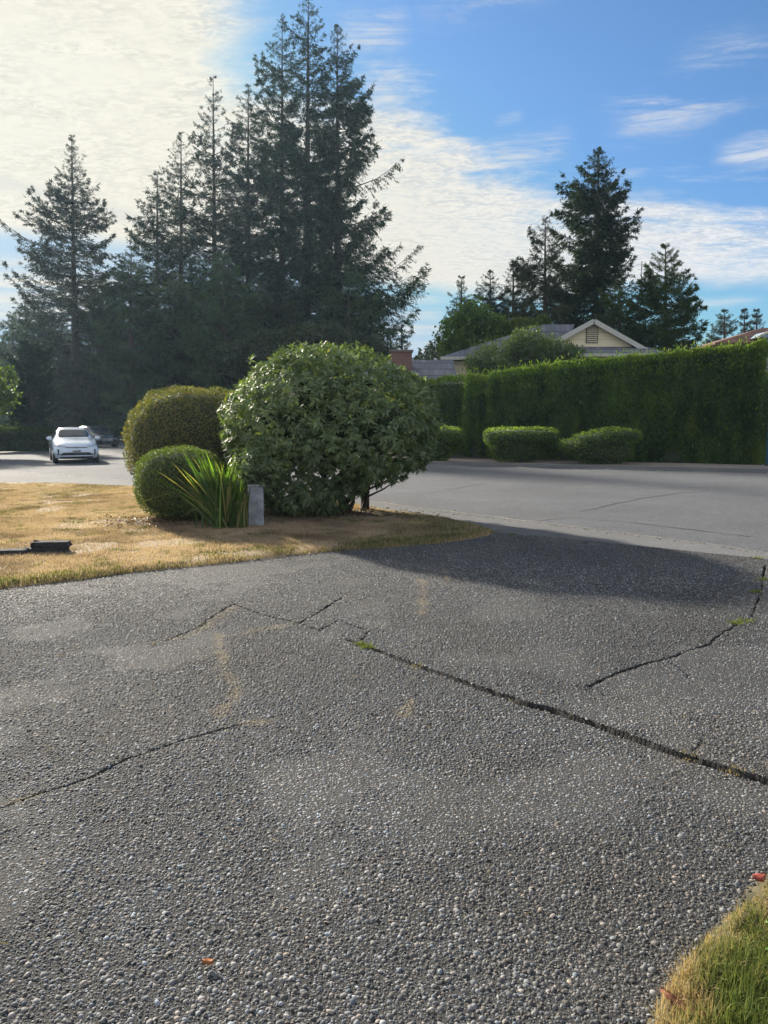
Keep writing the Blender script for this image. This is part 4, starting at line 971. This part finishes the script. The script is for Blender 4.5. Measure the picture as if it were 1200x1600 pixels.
# right-hand trees
conifer('spruce_tree', 'tall dark spruce behind the gabled house', 936, 231, 56, [(231, 1, 1), (248, 11, 10), (275, 26, 22), (300, 38, 30), (340, 66, 42), (360, 58, 56), (400, 68, 52), (430, 80, 46), (470, 85, 40), (520, 90, 60), (600, 80, 60)], nb=400, tw=17, cols=((.012, .028, .012), (.04, .075, .028)), gapp=.13, seed=50, spray=.36, up=.5, xb=925, hang=.3)
conifer('spruce_tree', 'olive leaved leaning spruce, left neighbour of the tall dark spruce', 852, 340, 54, [(340, 3, 3), (370, 22, 14), (420, 48, 25), (470, 50, 30), (540, 55, 40), (600, 55, 40)], nb=190, tw=15, cols=((.035, .05, .024), (.10, .12, .055)), seed=51, spray=.33, hang=.4, xb=850)
conifer('spruce_tree', 'light green young fir right of the house gable', 1040, 381, 48, [(381, 2, 2), (410, 18, 16), (450, 36, 30), (480, 58, 42), (520, 70, 50), (560, 60, 52), (620, 60, 50)], nb=260, tw=15, cols=((.035, .07, .025), (.11, .17, .055)), seed=52, spray=.34, gapp=.05, up=.55)
conifer('evergreen_tree', 'rounded green evergreen between the tall spruce and the young fir', 968, 440, 50, [(440, 6, 6), (465, 26, 26), (520, 44, 34), (600, 44, 34)], nb=150, tw=16, cols=((.035, .07, .022), (.12, .18, .05)), seed=53, hang=.3)
conifer('fir_tree', 'small slender distant fir left of its broader neighbour, above the bright green tree', 721, 432, 66, [(432, 2, 2), (442, 6, 6), (470, 17, 13), (520, 28, 20), (600, 30, 20)], nb=200, tw=12, seed=54, cols=((.02, .038, .022), (.05, .07, .04)))
conifer('fir_tree', 'broader distant fir right of the slender one', 766, 424, 62, [(424, 2, 2), (434, 7, 7), (460, 20, 20), (500, 40, 36), (600, 46, 40)], nb=240, tw=15, seed=55, cols=((.02, .038, .022), (.05, .07, .04)))
conifer('fir_tree', 'grey green distant fir with thin twigs, left of the olive spruce', 802, 410, 58, [(410, 3, 3), (424, 9, 9), (450, 16, 20), (500, 24, 30), (600, 34, 30)], nb=200, tw=13, seed=56, cols=((.03, .042, .028), (.07, .085, .055)))
conifer('fir_tree', 'tiny distant fir just right of the brick chimney', 676, 534, 70, [(534, 2, 2), (542, 6, 6), (560, 15, 15), (620, 20, 20)], nb=140, tw=10, seed=57, cols=UC)
for j, (x, y, w, lab) in enumerate([(1132, 485, 26, 'left and broadest of three distant firs above the right end of the hedge'), (1163, 483, 15, 'middle one of three distant firs above the right end of the hedge'), (1182, 484, 15, 'right one of three distant firs above the right end of the hedge')]):
    conifer('fir_tree', lab, x, y, 75 + j * 4, [(y, 2, 2), (y + 8, w * .28, w * .28), (y + 25, w * .65, w * .65), (y + 55, w, w), (640, w, w)], nb=230, tw=13, seed=60 + j, cols=((.03, .045, .022), (.06, .08, .04)) if j == 0 else ((.02, .036, .028), (.05, .07, .05)), group='three distant firs')

def broadleaf(name, label, lobes, D, n, leaf, c1, c2, trunk=.14, base_x=None, group=None, seed=0, mat=None, cat='tree'):
    """lobes: picture ellipses (x, y, rx, ry, depth offset)"""
    r = np.random.default_rng(500 + seed); k = D / 1155.5
    bx = gx(base_x if base_x is not None else lobes[0][0], D); B = np.array([bx, D, -.05])
    root = thing(name, label, cat, tuple(B), 0, group)
    L_ = [(at(x, y, D + dd), rx * k, ry * k) for x, y, rx, ry, dd in lobes]; ar = np.array([a * b for _, a, b in L_]); Ps = []; paths = []
    paths.append((np.array([[0, 0, 0], [0, 0, L_[0][0].z * .6]]), [trunk, trunk * .6]))
    for (c_, rx, rz), w in zip(L_, ar / ar.sum()):
        ncl = max(14, int(n * w / 26)); u = norm(r.normal(size=(ncl, 3))); rad = r.random(ncl) ** .4
        cen = np.array(c_) + u * rad[:, None] * np.array([rx, (rx + rz) / 2, rz])
        q = np.repeat(cen, 26, 0) + r.normal(0, 1, (ncl * 26, 3)) * np.array([.16, .16, .12]) * min(2.2, max(rx, rz) * .7); Ps.append(q)
        for j in range(0, ncl, max(1, ncl // 9)):
            e_ = cen[j] - B; st = np.array([0, 0, L_[0][0].z * .45]); md = (st + e_) / 2 + np.array([0, 0, -.1]); paths.append((np.array([st, md, e_]), [trunk * .4, trunk * .25, .01]))
    P = np.concatenate(Ps); P = P[P[:, 2] > .1]; m_ = len(P)
    xd = norm(r.normal(size=(m_, 3)) + np.array([0, 0, -.2])); L = leaf * r.uniform(.6, 1.3, m_)
    V, Fc = scatter(LEAF4, P - B, xd, norm(r.normal(0, .7, (m_, 3)) + np.array([0, 0, .9])), L, L * .6)
    cl = fbm(P[:, 0], P[:, 2] + P[:, 1] * .5, 1.1, 3)
    col = lerp_col(c1, c2, np.clip(r.random(m_) * .75 + (cl - .5) * 1.2 + .1, 0, 1))
    mesh_np('crown', V, [Fc], mat or M_broad, root, np.repeat(col, 4, 0))
    V, Q = tube_np(paths); mesh_np('trunk', V, [Q], M_bark, root)
    return root
broadleaf('leafy_tree', 'bright green leafy tree between the brick chimney and the gabled house', [(735, 500, 30, 34, 0), (712, 525, 30, 30, 0), (760, 520, 34, 34, 1), (735, 545, 50, 25, 0), (790, 530, 26, 30, 1)], 50, 15000, .22, (.06, .11, .02), (.21, .31, .05), seed=1)
broadleaf('leafy_tree', 'small yellow green treetop showing just above the left end of the house roof', [(822, 508, 22, 12, 0), (845, 505, 16, 10, 0)], 49, 3500, .2, (.06, .10, .015), (.18, .23, .04), seed=2)
broadleaf('leafy_shrub', 'loose grey green leafy shrub behind the hedge, before the house', [(780, 560, 44, 26, 0), (825, 545, 36, 34, 0), (860, 555, 40, 30, 0), (750, 572, 26, 22, 0), (895, 560, 22, 22, 0), (810, 535, 14, 16, 0)], 39, 17000, .13, (.07, .11, .05), (.19, .26, .11), seed=3, cat='shrub')
broadleaf('leafy_tree', 'light green leafy branches reaching in at the left picture edge', [(2, 595, 22, 22, 0), (-12, 622, 32, 26, 0), (14, 618, 14, 14, 0), (-70, 600, 70, 52, 0)], 38, 9000, .18, (.05, .085, .018), (.14, .20, .045), base_x=-80, seed=4)
broadleaf('leafy_tree', 'dull grey green leafy tree in shade, above the big glossy shrub', [(440, 545, 60, 30, 0), (500, 530, 50, 26, 0), (560, 550, 50, 26, 0), (380, 560, 50, 26, 0)], 60, 15000, .27, (.035, .05, .03), (.09, .11, .07), seed=5)
# undergrowth wood far behind, reads as one mass
def woods():
    r = np.random.default_rng(9); n = 90000
    x = r.uniform(-110, 22, n); d = 108 + r.uniform(-6, 8, n); hmax = 8 + 7.0 * vnoise(x, x * 0 + 3, .22) + 1.5 * vnoise(x, d, .9)
    z = r.random(n) * hmax
    P = np.column_stack([x, d, z]); xd = norm(r.normal(size=(n, 3)))
    V, Fc = scatter(LEAF4, P, xd, norm(r.normal(size=(n, 3))), .75 * r.uniform(.6, 1.3, n), .36)
    tag(mesh_np('woods', V, [Fc], M_fir, None, np.repeat(lerp_col((.014, .026, .016), (.04, .055, .028), r.random(n)), 4, 0)), 'dark undergrowth and far trees behind the firs', kind='stuff')
woods()

# ------------------------------------------------------------------ houses
def shingle_mat(name, base):
    m, N, out = mat_new(name)
    co = N.n('ShaderNodeTexCoord').outputs['Object']
    br = N.n('ShaderNodeTexBrick', ins={'Vector': N.n('ShaderNodeMapping', ins={'Vector': co, 'Rotation': (math.radians(60), 0, 0)}).outputs[0], 'Color1': (*[v * .75 for v in base], 1), 'Color2': (*[v * 1.3 for v in base], 1), 'Mortar': (*[v * .5 for v in base], 1), 'Scale': 1.0, 'Brick Width': .30, 'Row Height': .14, 'Mortar Size': .012})
    c = N.mix(N.m('MULTIPLY', N.smooth(N.noise(co, 2.0, 4), .3, .7), .4), br.outputs[0], base)
    p = N.n('ShaderNodeBsdfPrincipled', ins={'Base Color': c, 'Roughness': .9})
    N.t.links.new(p.outputs[0], out.inputs[0]); return m
M_shin = shingle_mat('roof_shingles', (.14, .145, .175))
M_shin2 = shingle_mat('brown_roof_shingles', (.17, .085, .06))
def siding_mat(name, base):
    m, N, out = mat_new(name)
    co = N.n('ShaderNodeTexCoord').outputs['Object']
    w = N.n('ShaderNodeTexWave', wave_type='BANDS', bands_direction='Z', wave_profile='SAW', ins={'Vector': co, 'Scale': .8, 'Distortion': 0.0}).outputs[1]
    c = N.mix(N.smooth(w, .88, 1.0), base, tuple(v * .6 for v in base))
    p = N.n('ShaderNodeBsdfPrincipled', ins={'Base Color': c, 'Roughness': .75}); b = N.n('ShaderNodeBump', ins={'Height': w, 'Strength': .6, 'Distance': .03})
    N.t.links.new(b.outputs[0], p.inputs['Normal']); N.t.links.new(p.outputs[0], out.inputs[0]); return m
M_siding = siding_mat('cream_siding', (.90, .77, .52))
M_trim = plain('white_trim', (.55, .53, .48), .6, noise_amt=.06)
M_brick = None
m, N, out = mat_new('brick'); co = N.n('ShaderNodeTexCoord').outputs['Object']
br = N.n('ShaderNodeTexBrick', ins={'Vector': N.n('ShaderNodeMapping', ins={'Vector': co, 'Rotation': (math.radians(90), 0, 0)}).outputs[0], 'Color1': (.20, .075, .055, 1), 'Color2': (.13, .055, .045, 1), 'Mortar': (.25, .2, .18, 1), 'Scale': 1.0, 'Brick Width': .22, 'Row Height': .075, 'Mortar Size': .008})
p = N.n('ShaderNodeBsdfPrincipled', ins={'Base Color': br.outputs[0], 'Roughness': .9}); N.t.links.new(p.outputs[0], out.inputs[0]); M_brick = m
def slabq(bm, a, b, c, d, th):
    """thick quad panel: a,b,c,d counter-clockwise from above"""
    a, b, c, d = map(Vector, (a, b, c, d)); n = (b - a).cross(c - a).normalized()
    if n.z < 0: n = -n
    t = [bm.verts.new(p) for p in (a, b, c, d)]; u = [bm.verts.new(p - n * th) for p in (a, b, c, d)]
    bm.faces.new(t); bm.faces.new(u[::-1])
    for i in range(4): bm.faces.new((t[i], u[i], u[(i + 1) % 4], t[(i + 1) % 4]))
def beam(bm, a, b, h, w):
    """a straight board from a to b: h tall, w thick in y"""
    a = Vector(a); b = Vector(b); up = Vector((0, 0, 1)); d = (b - a).normalized(); s = Vector((0, 1, 0)); v = d.cross(s).normalized()
    if v.z < 0: v = -v
    vs = [bm.verts.new(p + v * i * h / 2 + s * j * w / 2) for p in (a, b) for i, j in ((-1, -1), (1, -1), (1, 1), (-1, 1))]
    for q in ((0, 1, 2, 3), (7, 6, 5, 4), (0, 4, 5, 1), (1, 5, 6, 2), (2, 6, 7, 3), (3, 7, 4, 0)): bm.faces.new([vs[i] for i in q])
def gable_house():
    D = 42.0; k = D / 1155.5
    ap = at(928, 499, D); root = thing('gabled_house', 'single storey house with cream gable and grey shingle roof behind the hedge', 'house', (ap.x, D, 0))
    A = ap.z; hw = 88 * k; drop = 49 * k * 1.0           # half width and rise of the gable
    Ez = A - drop
    L = lambda x, y, z: (x, y, z)
    # walls
    bm = bmesh.new(); bm_box(bm, -hw + .5, hw - .5, .35, 12, 0, Ez - .02); bm_box(bm, -7.4, -hw + .5, 3.0, 12, 0, Ez - .25); obj_bm('wall', bm, M_siding, root)
    bm = bmesh.new(); v = [bm.verts.new(p) for p in ((-hw + .25, .30, Ez - .05), (hw - .25, .30, Ez - .05), (0, .30, A - .12))]; bm.faces.new(v)
    r = bmesh.ops.extrude_face_region(bm, geom=bm.faces[:]); bmesh.ops.translate(bm, verts=[e for e in r['geom'] if isinstance(e, bmesh.types.BMVert)], vec=(0, .12, 0)); obj_bm('gable_wall', bm, M_siding, root)
    # roof: gable with a hipped wing running left
    bm = bmesh.new()
    back = 9.0; rl = -2.9                                 # ridge turns left at depth `turn`
    slabq(bm, (0, 0, A), (0, back, A), (hw + .05, back, Ez), (hw + .05, 0, Ez), .12)
    slabq(bm, (0, 0, A + .003), (-hw - .05, 0, Ez), (-hw - .05, back, Ez), (0, back, A + .003), .12)
    # left wing
    zr = at(850, 507, D + 5.0).z - 0; xr = at(850, 507, D + 5).x - ap.x; cl = at(688, 559, D + 3); cz = cl.z; cxl = cl.x - ap.x
    slabq(bm, (xr, 5.0, zr), (cxl, 2.2, cz), (-hw * .4, 2.2, cz - .05), (0.2, 5.0, zr + .02), .12)
    slabq(bm, (xr, 5.01, zr), (xr, 5.2, zr), (cxl, 9.0, cz), (cxl, 2.2, cz - .004), .12)
    obj_bm('roof', bm, M_shin, root)
    bm = bmesh.new()                                      # porch skirt roof under the gable
    z1 = at(950, 541, D).z; z0 = at(950, 554, D).z - .06; xl = at(770, 541, D).x - ap.x; xr2 = at(1030, 550, D).x - ap.x
    slabq(bm, (xl, .28, z1), (xl, -1.1, z0), (xr2 + .3, -1.1, z0), (hw - .1, .28, z1), .10)
    obj_bm('porch_roof', bm, M_shin, root)
    bm = bmesh.new(); beam(bm, (xl, -1.16, z0 - .07), (xr2 + .3, -1.16, z0 - .07), .16, .10); obj_bm('gutter', bm, M_trim, root)
    for s in (-1, 1):
        bm = bmesh.new(); beam(bm, (0, -.04, A - .10), (s * (hw + .1), -.04, Ez - .10), .26, .07); obj_bm('bargeboard', bm, M_trim, root)
    bm = bmesh.new(); beam(bm, (cxl - .05, 2.14, cz - .10), (-hw * .4, 2.14, cz - .12), .17, .1); obj_bm('fascia', bm, M_trim, root)
    bm = bmesh.new(); zc = at(929, 522, D).z
    for j in range(8): 
        z_ = zc - .42 + j * .115; bm_box(bm, -.30, .30, .22, .26, z_, z_ + .07)
    vent = obj_bm('gable_vent', bm, plain('vent_slat', (.60, .52, .38), .7), root)
    bm = bmesh.new(); bm_box(bm, -.34, .34, .262, .30, zc - .46, zc + .52); obj_bm('vent_backing', bm, plain('vent_dark', (.10, .09, .07), .9), vent)
    for xw in (-6.2, -4.4):
        bm = bmesh.new(); bm_box(bm, xw - .6, xw + .6, 2.9, 2.98, 1.0, 2.3); w = obj_bm('window', bm, plain('glass_dark', (.03, .04, .05), .1), root)
        bm = bmesh.new(); bm_box(bm, xw - .66, xw + .66, 2.86, 2.95, .92, 1.0); obj_bm('sill', bm, M_trim, w); bm = bmesh.new(); bm_box(bm, xw - .66, xw + .66, 2.86, 2.95, 2.3, 2.38); obj_bm('window_head', bm, M_trim, w)
gable_house()
def chimney_house():
    D = 38.0; root = thing('low_house', 'low grey roofed house with brick chimney just right of the big glossy shrub', 'house', (at(680, 600, D).x, D, 0))
    bx = root.location.x
    xl = at(560, 560, D).x - bx; xr = at(716, 560, D).x - bx; zt = at(680, 560, D + 2).z; ze = at(680, 597, D).z
    bm = bmesh.new(); slabq(bm, (xl, 3.0, zt), (xl, -.3, ze), (xr, -.3, ze), (xr, 3.0, zt), .12); slabq(bm, (xl, 3.01, zt), (xr, 3.01, zt), (xr, 6.4, ze), (xl, 6.4, ze), .12); obj_bm('roof', bm, M_shin, root)
    bm = bmesh.new(); bm_box(bm, xl + .3, xr - .3, .1, 6, 0, ze - .1); v = [bm.verts.new(p) for p in ((xr - .3, .1, ze - .1), (xr - .3, 6, ze - .1), (xr - .3, 3.0, zt - .15))]; bm.faces.new(v); obj_bm('wall', bm, M_siding, root)
    bm = bmesh.new(); beam(bm, (xl, -.34, ze - .08), (xr, -.34, ze - .08), .16, .08); obj_bm('gutter', bm, M_trim, root)
    cx = at(628, 560, D).x - bx; zc = at(628, 546, D).z
    bm = bmesh.new(); bm_box(bm, cx - .55, cx + .55, 1.2, 2.0, 0, zc); ch = obj_bm('chimney', bm, M_brick, root)
    bm = bmesh.new(); bm_box(bm, cx - .62, cx + .62, 1.13, 2.07, zc, zc + .10); bevel(bm, .01); obj_bm('chimney_cap', bm, plain('cap_mortar', (.20, .15, .14), .9), ch)
chimney_house()
def far_house():
    D = 62.0; a = at(1118, 535, D); b = at(1196, 511, D + 3); root = thing('brown_roofed_house', 'far house with reddish brown roof above the right end of the hedge', 'house', (b.x, D, 0))
    bx = b.x; xe = at(1330, 511, D).x - bx; xl = a.x - bx
    ze = a.z
    bm = bmesh.new(); slabq(bm, (0, 3.5, b.z), (xl, 0, ze), (xe + 2, 0, ze), (xe, 3.5, b.z), .14); slabq(bm, (0, 3.51, b.z), (0.01, 3.7, b.z), (xl, 7, ze), (xl, 0.01, ze), .14); slabq(bm, (0, 3.5, b.z), (xe, 3.5, b.z), (xe + 2, 7, ze), (xl, 7, ze), .14); obj_bm('roof', bm, M_shin2, root)
    bm = bmesh.new(); bm_box(bm, xl + .6, xe + 1.4, .6, 6.4, 0, ze); obj_bm('wall', bm, plain('grey_wall', (.35, .34, .32), .8), root)
    # small gabled dormer with white trim
    c_ = at(1196, 516, D - .5); cx = c_.x - bx
    p0 = at(1183, 527, D - .4); p1 = at(1203, 517, D - .4); p2 = at(1225, 528, D - .4)
    dm = bmesh.new(); v = [dm.verts.new((q.x - bx, q.y - D, q.z)) for q in (p0, p2, p1)]; dm.faces.new(v); r = bmesh.ops.extrude_face_region(dm, geom=dm.faces[:]); bmesh.ops.translate(dm, verts=[e for e in r['geom'] if isinstance(e, bmesh.types.BMVert)], vec=(0, 2.2, 0))
    d_ = obj_bm('dormer', dm, plain('dormer_blue', (.25, .32, .42), .6), root)
    dm = bmesh.new(); beam(dm, (p0.x - bx, -.5, p0.z), (p1.x - bx, -.5, p1.z), .16, .1); beam(dm, (p1.x - bx, -.505, p1.z), (p2.x - bx, -.505, p2.z), .16, .1); beam(dm, (p0.x - bx, -.51, p0.z - .25), (p2.x - bx, -.51, p2.z - .25), .14, .1); obj_bm('dormer_trim', dm, M_trim, d_)
far_house()
# antenna mast
a = at(1003, 408, 52); bm = bmesh.new(); mirror_cyl(bm, .03, a.z, 0, 0, a.z / 2, 8, 'Z'); mirror_cyl(bm, .012, .9, 0, 0, a.z - .25, 6, 'X'); mirror_cyl(bm, .012, .6, 0, 0, a.z - .55, 6, 'X')
o = obj_bm('antenna_mast', bm, plain('mast_metal', (.35, .30, .30), .5, metal=.5), None); o.location = (a.x, 52, 0); tag(o, 'thin antenna mast between the tall spruce and the young fir', 'antenna')

# ------------------------------------------------------------------ cars
M_tyre = plain('tyre_rubber', (.02, .02, .021), .85); M_rim = plain('alloy', (.42, .43, .45), .35, metal=.8)
M_glass = plain('car_glass', (.018, .03, .05), .08, noise_amt=0.0, spec=.35); M_blk = plain('black_plastic', (.018, .018, .02), .5)
M_lens = plain('lamp_lens', (.42, .46, .50), .08, noise_amt=.1, nscale=20)
def car(name, label, loc, rz, paint, simple=False):
    root = thing(name, label, 'car', loc, rz)
    # y, low half width, z bottom, belt half width, belt z, top half width, top z
    ST = [(2.27, .50, .30, .58, .50, .46, .60), (2.20, .70, .22, .76, .55, .62, .70), (2.02, .82, .19, .85, .62, .72, .80), (1.65, .86, .18, .88, .72, .76, .90), (1.18, .87, .18, .88, .84, .74, 1.00), (1.02, .87, .18, .88, .88, .71, 1.05),
          (.30, .87, .18, .88, .93, .575, 1.405), (-.10, .87, .18, .88, .95, .56, 1.465), (-.70, .87, .18, .88, .98, .55, 1.45), (-1.35, .87, .19, .88, 1.02, .53, 1.35), (-1.85, .86, .24, .86, 1.04, .52, 1.22), (-2.15, .82, .32, .82, 1.0, .52, 1.10), (-2.27, .72, .38, .74, .9, .55, .98)]
    ST = np.array(ST)
    yy = np.concatenate([np.linspace(2.27, 2.0, 7), np.linspace(1.9, 1.02, 9), np.linspace(.9, .3, 7), np.linspace(.2, -2.1, 16), [-2.2, -2.27]])
    def sec(y): return np.array([np.interp(y, ST[::-1, 0], ST[::-1, c]) for c in range(1, 7)])
    def half(y):
        wl, zb, wb, zq, wt, zt = sec(y); cr = .025 if y < .4 else .03
        return [(0, zb), (wl * .8, zb), (wl * .97, zb + .05), (wl, zb + .16), (wb + .015, (zb + zq) * .52), (wb + .012, zq - .10), (wb - .012, zq), (wb * .93 + wt * .07 - .02, zq + .03), ((wb + wt) / 2, (zq + zt) / 2), (wt + .02, zt - .06), (wt - .04, zt - .012), (wt * .55, zt + cr * .7), (0, zt + cr)]
    V = []; 
    for y in yy:
        h = half(y); ring = [(x, y, z) for x, z in h] + [(-x, y, z) for x, z in h[-2:0:-1]]; V += ring; K = len(ring)
    n = len(yy); Q = [(i * K + j, i * K + (j + 1) % K, (i + 1) * K + (j + 1) % K, (i + 1) * K + j) for i in range(n - 1) for j in range(K)]
    bm = bmesh.new(); bv = [bm.verts.new(v) for v in V]
    for q in Q: bm.faces.new([bv[i] for i in q])
    bm.faces.new([bv[j] for j in range(K)]); bm.faces.new([bv[(n - 1) * K + j] for j in range(K - 1, -1, -1)])
    bmesh.ops.recalc_face_normals(bm, faces=bm.faces[:])
    bvh = BVHTree.FromBMesh(bm)
    obj_bm('body', bm, paint, root, True)
    def panel(nm, c4, mat, parent=root, off=.012, d=(0, -1, 0), o=(0, 4, 0), nu=8, nv=4, shape=None):
        """quad in the (x,z) or (y,z) view plane laid on the body"""
        dv = Vector(d); b = bmesh.new(); g = []
        for j in range(nv + 1):
            for i in range(nu + 1):
                u, v = i / nu, j / nv
                q = [(c4[0][a] * (1 - u) + c4[1][a] * u) * (1 - v) + (c4[3][a] * (1 - u) + c4[2][a] * u) * v for a in (0, 1)]
                org = Vector((q[0], 4, q[1])) if d[1] else Vector((4 * -d[0], q[0], q[1]))
                hit, nn, _, _ = bvh.ray_cast(org, dv)
                if hit is None: hit = Vector((q[0], 2.1, q[1])) if d[1] else Vector((.85 * -d[0], q[0], q[1]))
                g.append(b.verts.new(hit - dv * off))
        for j in range(nv):
            for i in range(nu): b.faces.new((g[j * (nu + 1) + i], g[j * (nu + 1) + i + 1], g[(j + 1) * (nu + 1) + i + 1], g[(j + 1) * (nu + 1) + i]))
        r = bmesh.ops.extrude_face_region(b, geom=b.faces[:]); bmesh.ops.translate(b, verts=[e for e in r['geom'] if isinstance(e, bmesh.types.BMVert)], vec=dv * (off + .01)); bmesh.ops.recalc_face_normals(b, faces=b.faces[:])
        return obj_bm(nm, b, mat, parent, True)
    panel('windscreen', [(-.665, 1.075), (.665, 1.075), (.53, 1.385), (-.53, 1.385)], M_glass, nu=12, nv=6, off=.008)
    for s in (-1, 1):
        panel('side_window', [(.75, 1.0), (-.2, 1.0), (-.2, 1.36), (.28, 1.33)], M_glass, d=(-s, 0, 0), off=.008)
        panel('side_window', [(-.27, 1.0), (-1.25, 1.05), (-1.15, 1.26), (-.27, 1.36)], M_glass, d=(-s, 0, 0), off=.008)
        panel('headlight', [(s * .36, .715), (s * .80, .80), (s * .78, .715), (s * .50, .685)], M_lens if not simple else M_blk, nu=6, nv=3)
        panel('fog_lamp', [(s * .66, .58), (s * .735, .60), (s * .72, .40), (s * .69, .32)], M_blk, nu=3, nv=4)
        b = bmesh.new(); bmesh.ops.create_icosphere(b, subdivisions=3, radius=1)
        for v in b.verts: v.co = Vector((s * .965 + v.co.x * .11, .72 + v.co.y * .06 + abs(v.co.x) * .02, 1.02 + v.co.z * .075))
        mi = obj_bm('mirror', b, paint, root, True)
        b = bmesh.new(); bm_box(b, min(s * .84, s * .92), max(s * .84, s * .92), .70, .75, .97, 1.0); obj_bm('mirror_arm', b, M_blk, mi)
        for y in (1.40, -1.32):
            b = bmesh.new(); mirror_cyl(b, .322, .20, s * .785, y, .322, 28); bmesh.ops.bevel(b, geom=[e for e in b.edges if e.calc_face_angle(0) > .8], offset=.03, segments=2, affect='EDGES'); w = obj_bm('wheel', b, M_tyre, root)
            b = bmesh.new(); mirror_cyl(b, .20, .03, s * .885, y, .322, 20); 
            obj_bm('rim', b, M_rim, w)
            b = bmesh.new(); mirror_cyl(b, .385, .03, s * .872, y, .345, 28); obj_bm('wheel_arch', b, M_blk, root)
    if True:
        panel('upper_grille', [(-.46, .675), (.46, .675), (.38, .645), (-.38, .645)], M_blk, nu=10, nv=2)
        panel('lower_grille', [(-.46, .46), (.46, .46), (.64, .34), (-.64, .34)], M_blk, nu=12, nv=3)
        panel('bumper_lip', [(-.62, .325), (.62, .325), (.60, .295), (-.60, .295)], paint, nu=10, nv=1, off=.02)
        panel('underside_intake', [(-.66, .285), (.66, .285), (.60, .225), (-.60, .225)], M_blk, nu=10, nv=2)
        pl_ = panel('licence_plate', [(-.16, .565), (.16, .565), (.16, .435), (-.16, .435)], plain('plate', (.40, .42, .43), .6), nu=2, nv=1, off=.03)
        for j, x in enumerate((-.11, -.07, -.02, .03, .07, .11)):
            b = bmesh.new(); bm_box(b, x - .008, x + .008, 2.303, 2.308, .475, .53); obj_bm('plate_character', b, M_blk, pl_)
        b = bmesh.new()
        pts = [(.075 * math.cos(t), 0, .048 * math.sin(t)) for t in np.linspace(0, 2 * math.pi, 25)]; V, Qd = tube_np([(np.array(pts), [.008] * 25)]); V += np.array([0, 2.27, .665]); mesh_np('emblem', V, [Qd], M_rim, root)
        b.free()
        for s in (-1, 1):
            bb = bmesh.new(); bm_box(bb, -.005, .005, -.005, .005, 0, .5); 
            for v in bb.verts: v.co = Vector((s * .25 + v.co.x + (v.co.z) * s * -.6, 1.06 - v.co.z * .45 + v.co.y, 1.09 + v.co.z * .26))
            obj_bm('wiper', bb, M_blk, root)
    return root
def paint_mat(name, c, r=.25): return plain(name, c, r, noise_amt=.03, coat=1.0)
cg = G(113, 723.5)
dirc = math.atan2(-cg[1], -cg[0])
car('hatchback_car', 'white hatchback coming round the bend on the street', (gx(114, cg[1] + 2.3), cg[1] + 2.3, -.035), dirc + math.radians(3.5) - math.pi / 2, paint_mat('white_paint', (.58, .68, .80)))
dc = at(147, 700, 53)
car('parked_car', 'dark parked car half hidden behind the white hatchback', (dc.x, 53, -.035), math.radians(-130), paint_mat('dark_blue_paint', (.02, .03, .05)), True)

# small things on the driveway corner
def bark_chip(label, name, px, py, L, w, rz, mat, cat):
    g = G(px, py); bm = bmesh.new(); bm_box(bm, -L / 2, L / 2, -w / 2, w / 2, 0, .010); bmesh.ops.subdivide_edges(bm, edges=bm.edges[:], cuts=3, use_grid_fill=True)
    r = random.Random(px)
    for v in bm.verts: f = abs(v.co.x) / (L / 2); v.co = Vector((v.co.x, v.co.y * (1 - .75 * f * f) + r.gauss(0, w * .05), v.co.z + .35 * w * f * f + r.gauss(0, w * .05)))
    o = obj_bm(name, bm, mat, None, True); o.location = (g[0], g[1], .014); o.rotation_euler = (.1, .08, rz); tag(o, label, cat)
bark_chip('curled reddish brown strip of bark at the bottom corner of the grass', 'bark_strip', 1068, 1582, .13, .03, -.75, plain('red_bark', (.17, .06, .03), .6, noise_amt=.4, nscale=40), 'bark')
bark_chip('small dry reddish leaf on the pebbles above the corner grass', 'dry_leaf', 1184, 1380, .05, .03, .3, plain('red_leaf', (.26, .05, .03), .6, noise_amt=.3, nscale=40), 'leaf')
bark_chip('small orange brown leaf near the bottom of the driveway', 'dry_leaf', 325, 1512, .035, .012, .1, plain('orange_leaf', (.30, .10, .02), .6), 'leaf')

# ------------------------------------------------------------------ haze (thin evening air)
hz = bmesh.new(); bm_box(hz, -170, 170, -40, 135, -1.2, 62)
m, N, out = mat_new('haze_air')
pv = N.n('ShaderNodeVolumePrincipled', ins={'Color': (.52, .76, 1.0, 1), 'Density': .00026, 'Anisotropy': .45})
N.t.links.new(pv.outputs[0], out.inputs['Volume'])
o = obj_bm('haze', hz, m, None); tag(o, 'thin bluish evening haze', kind='stuff')
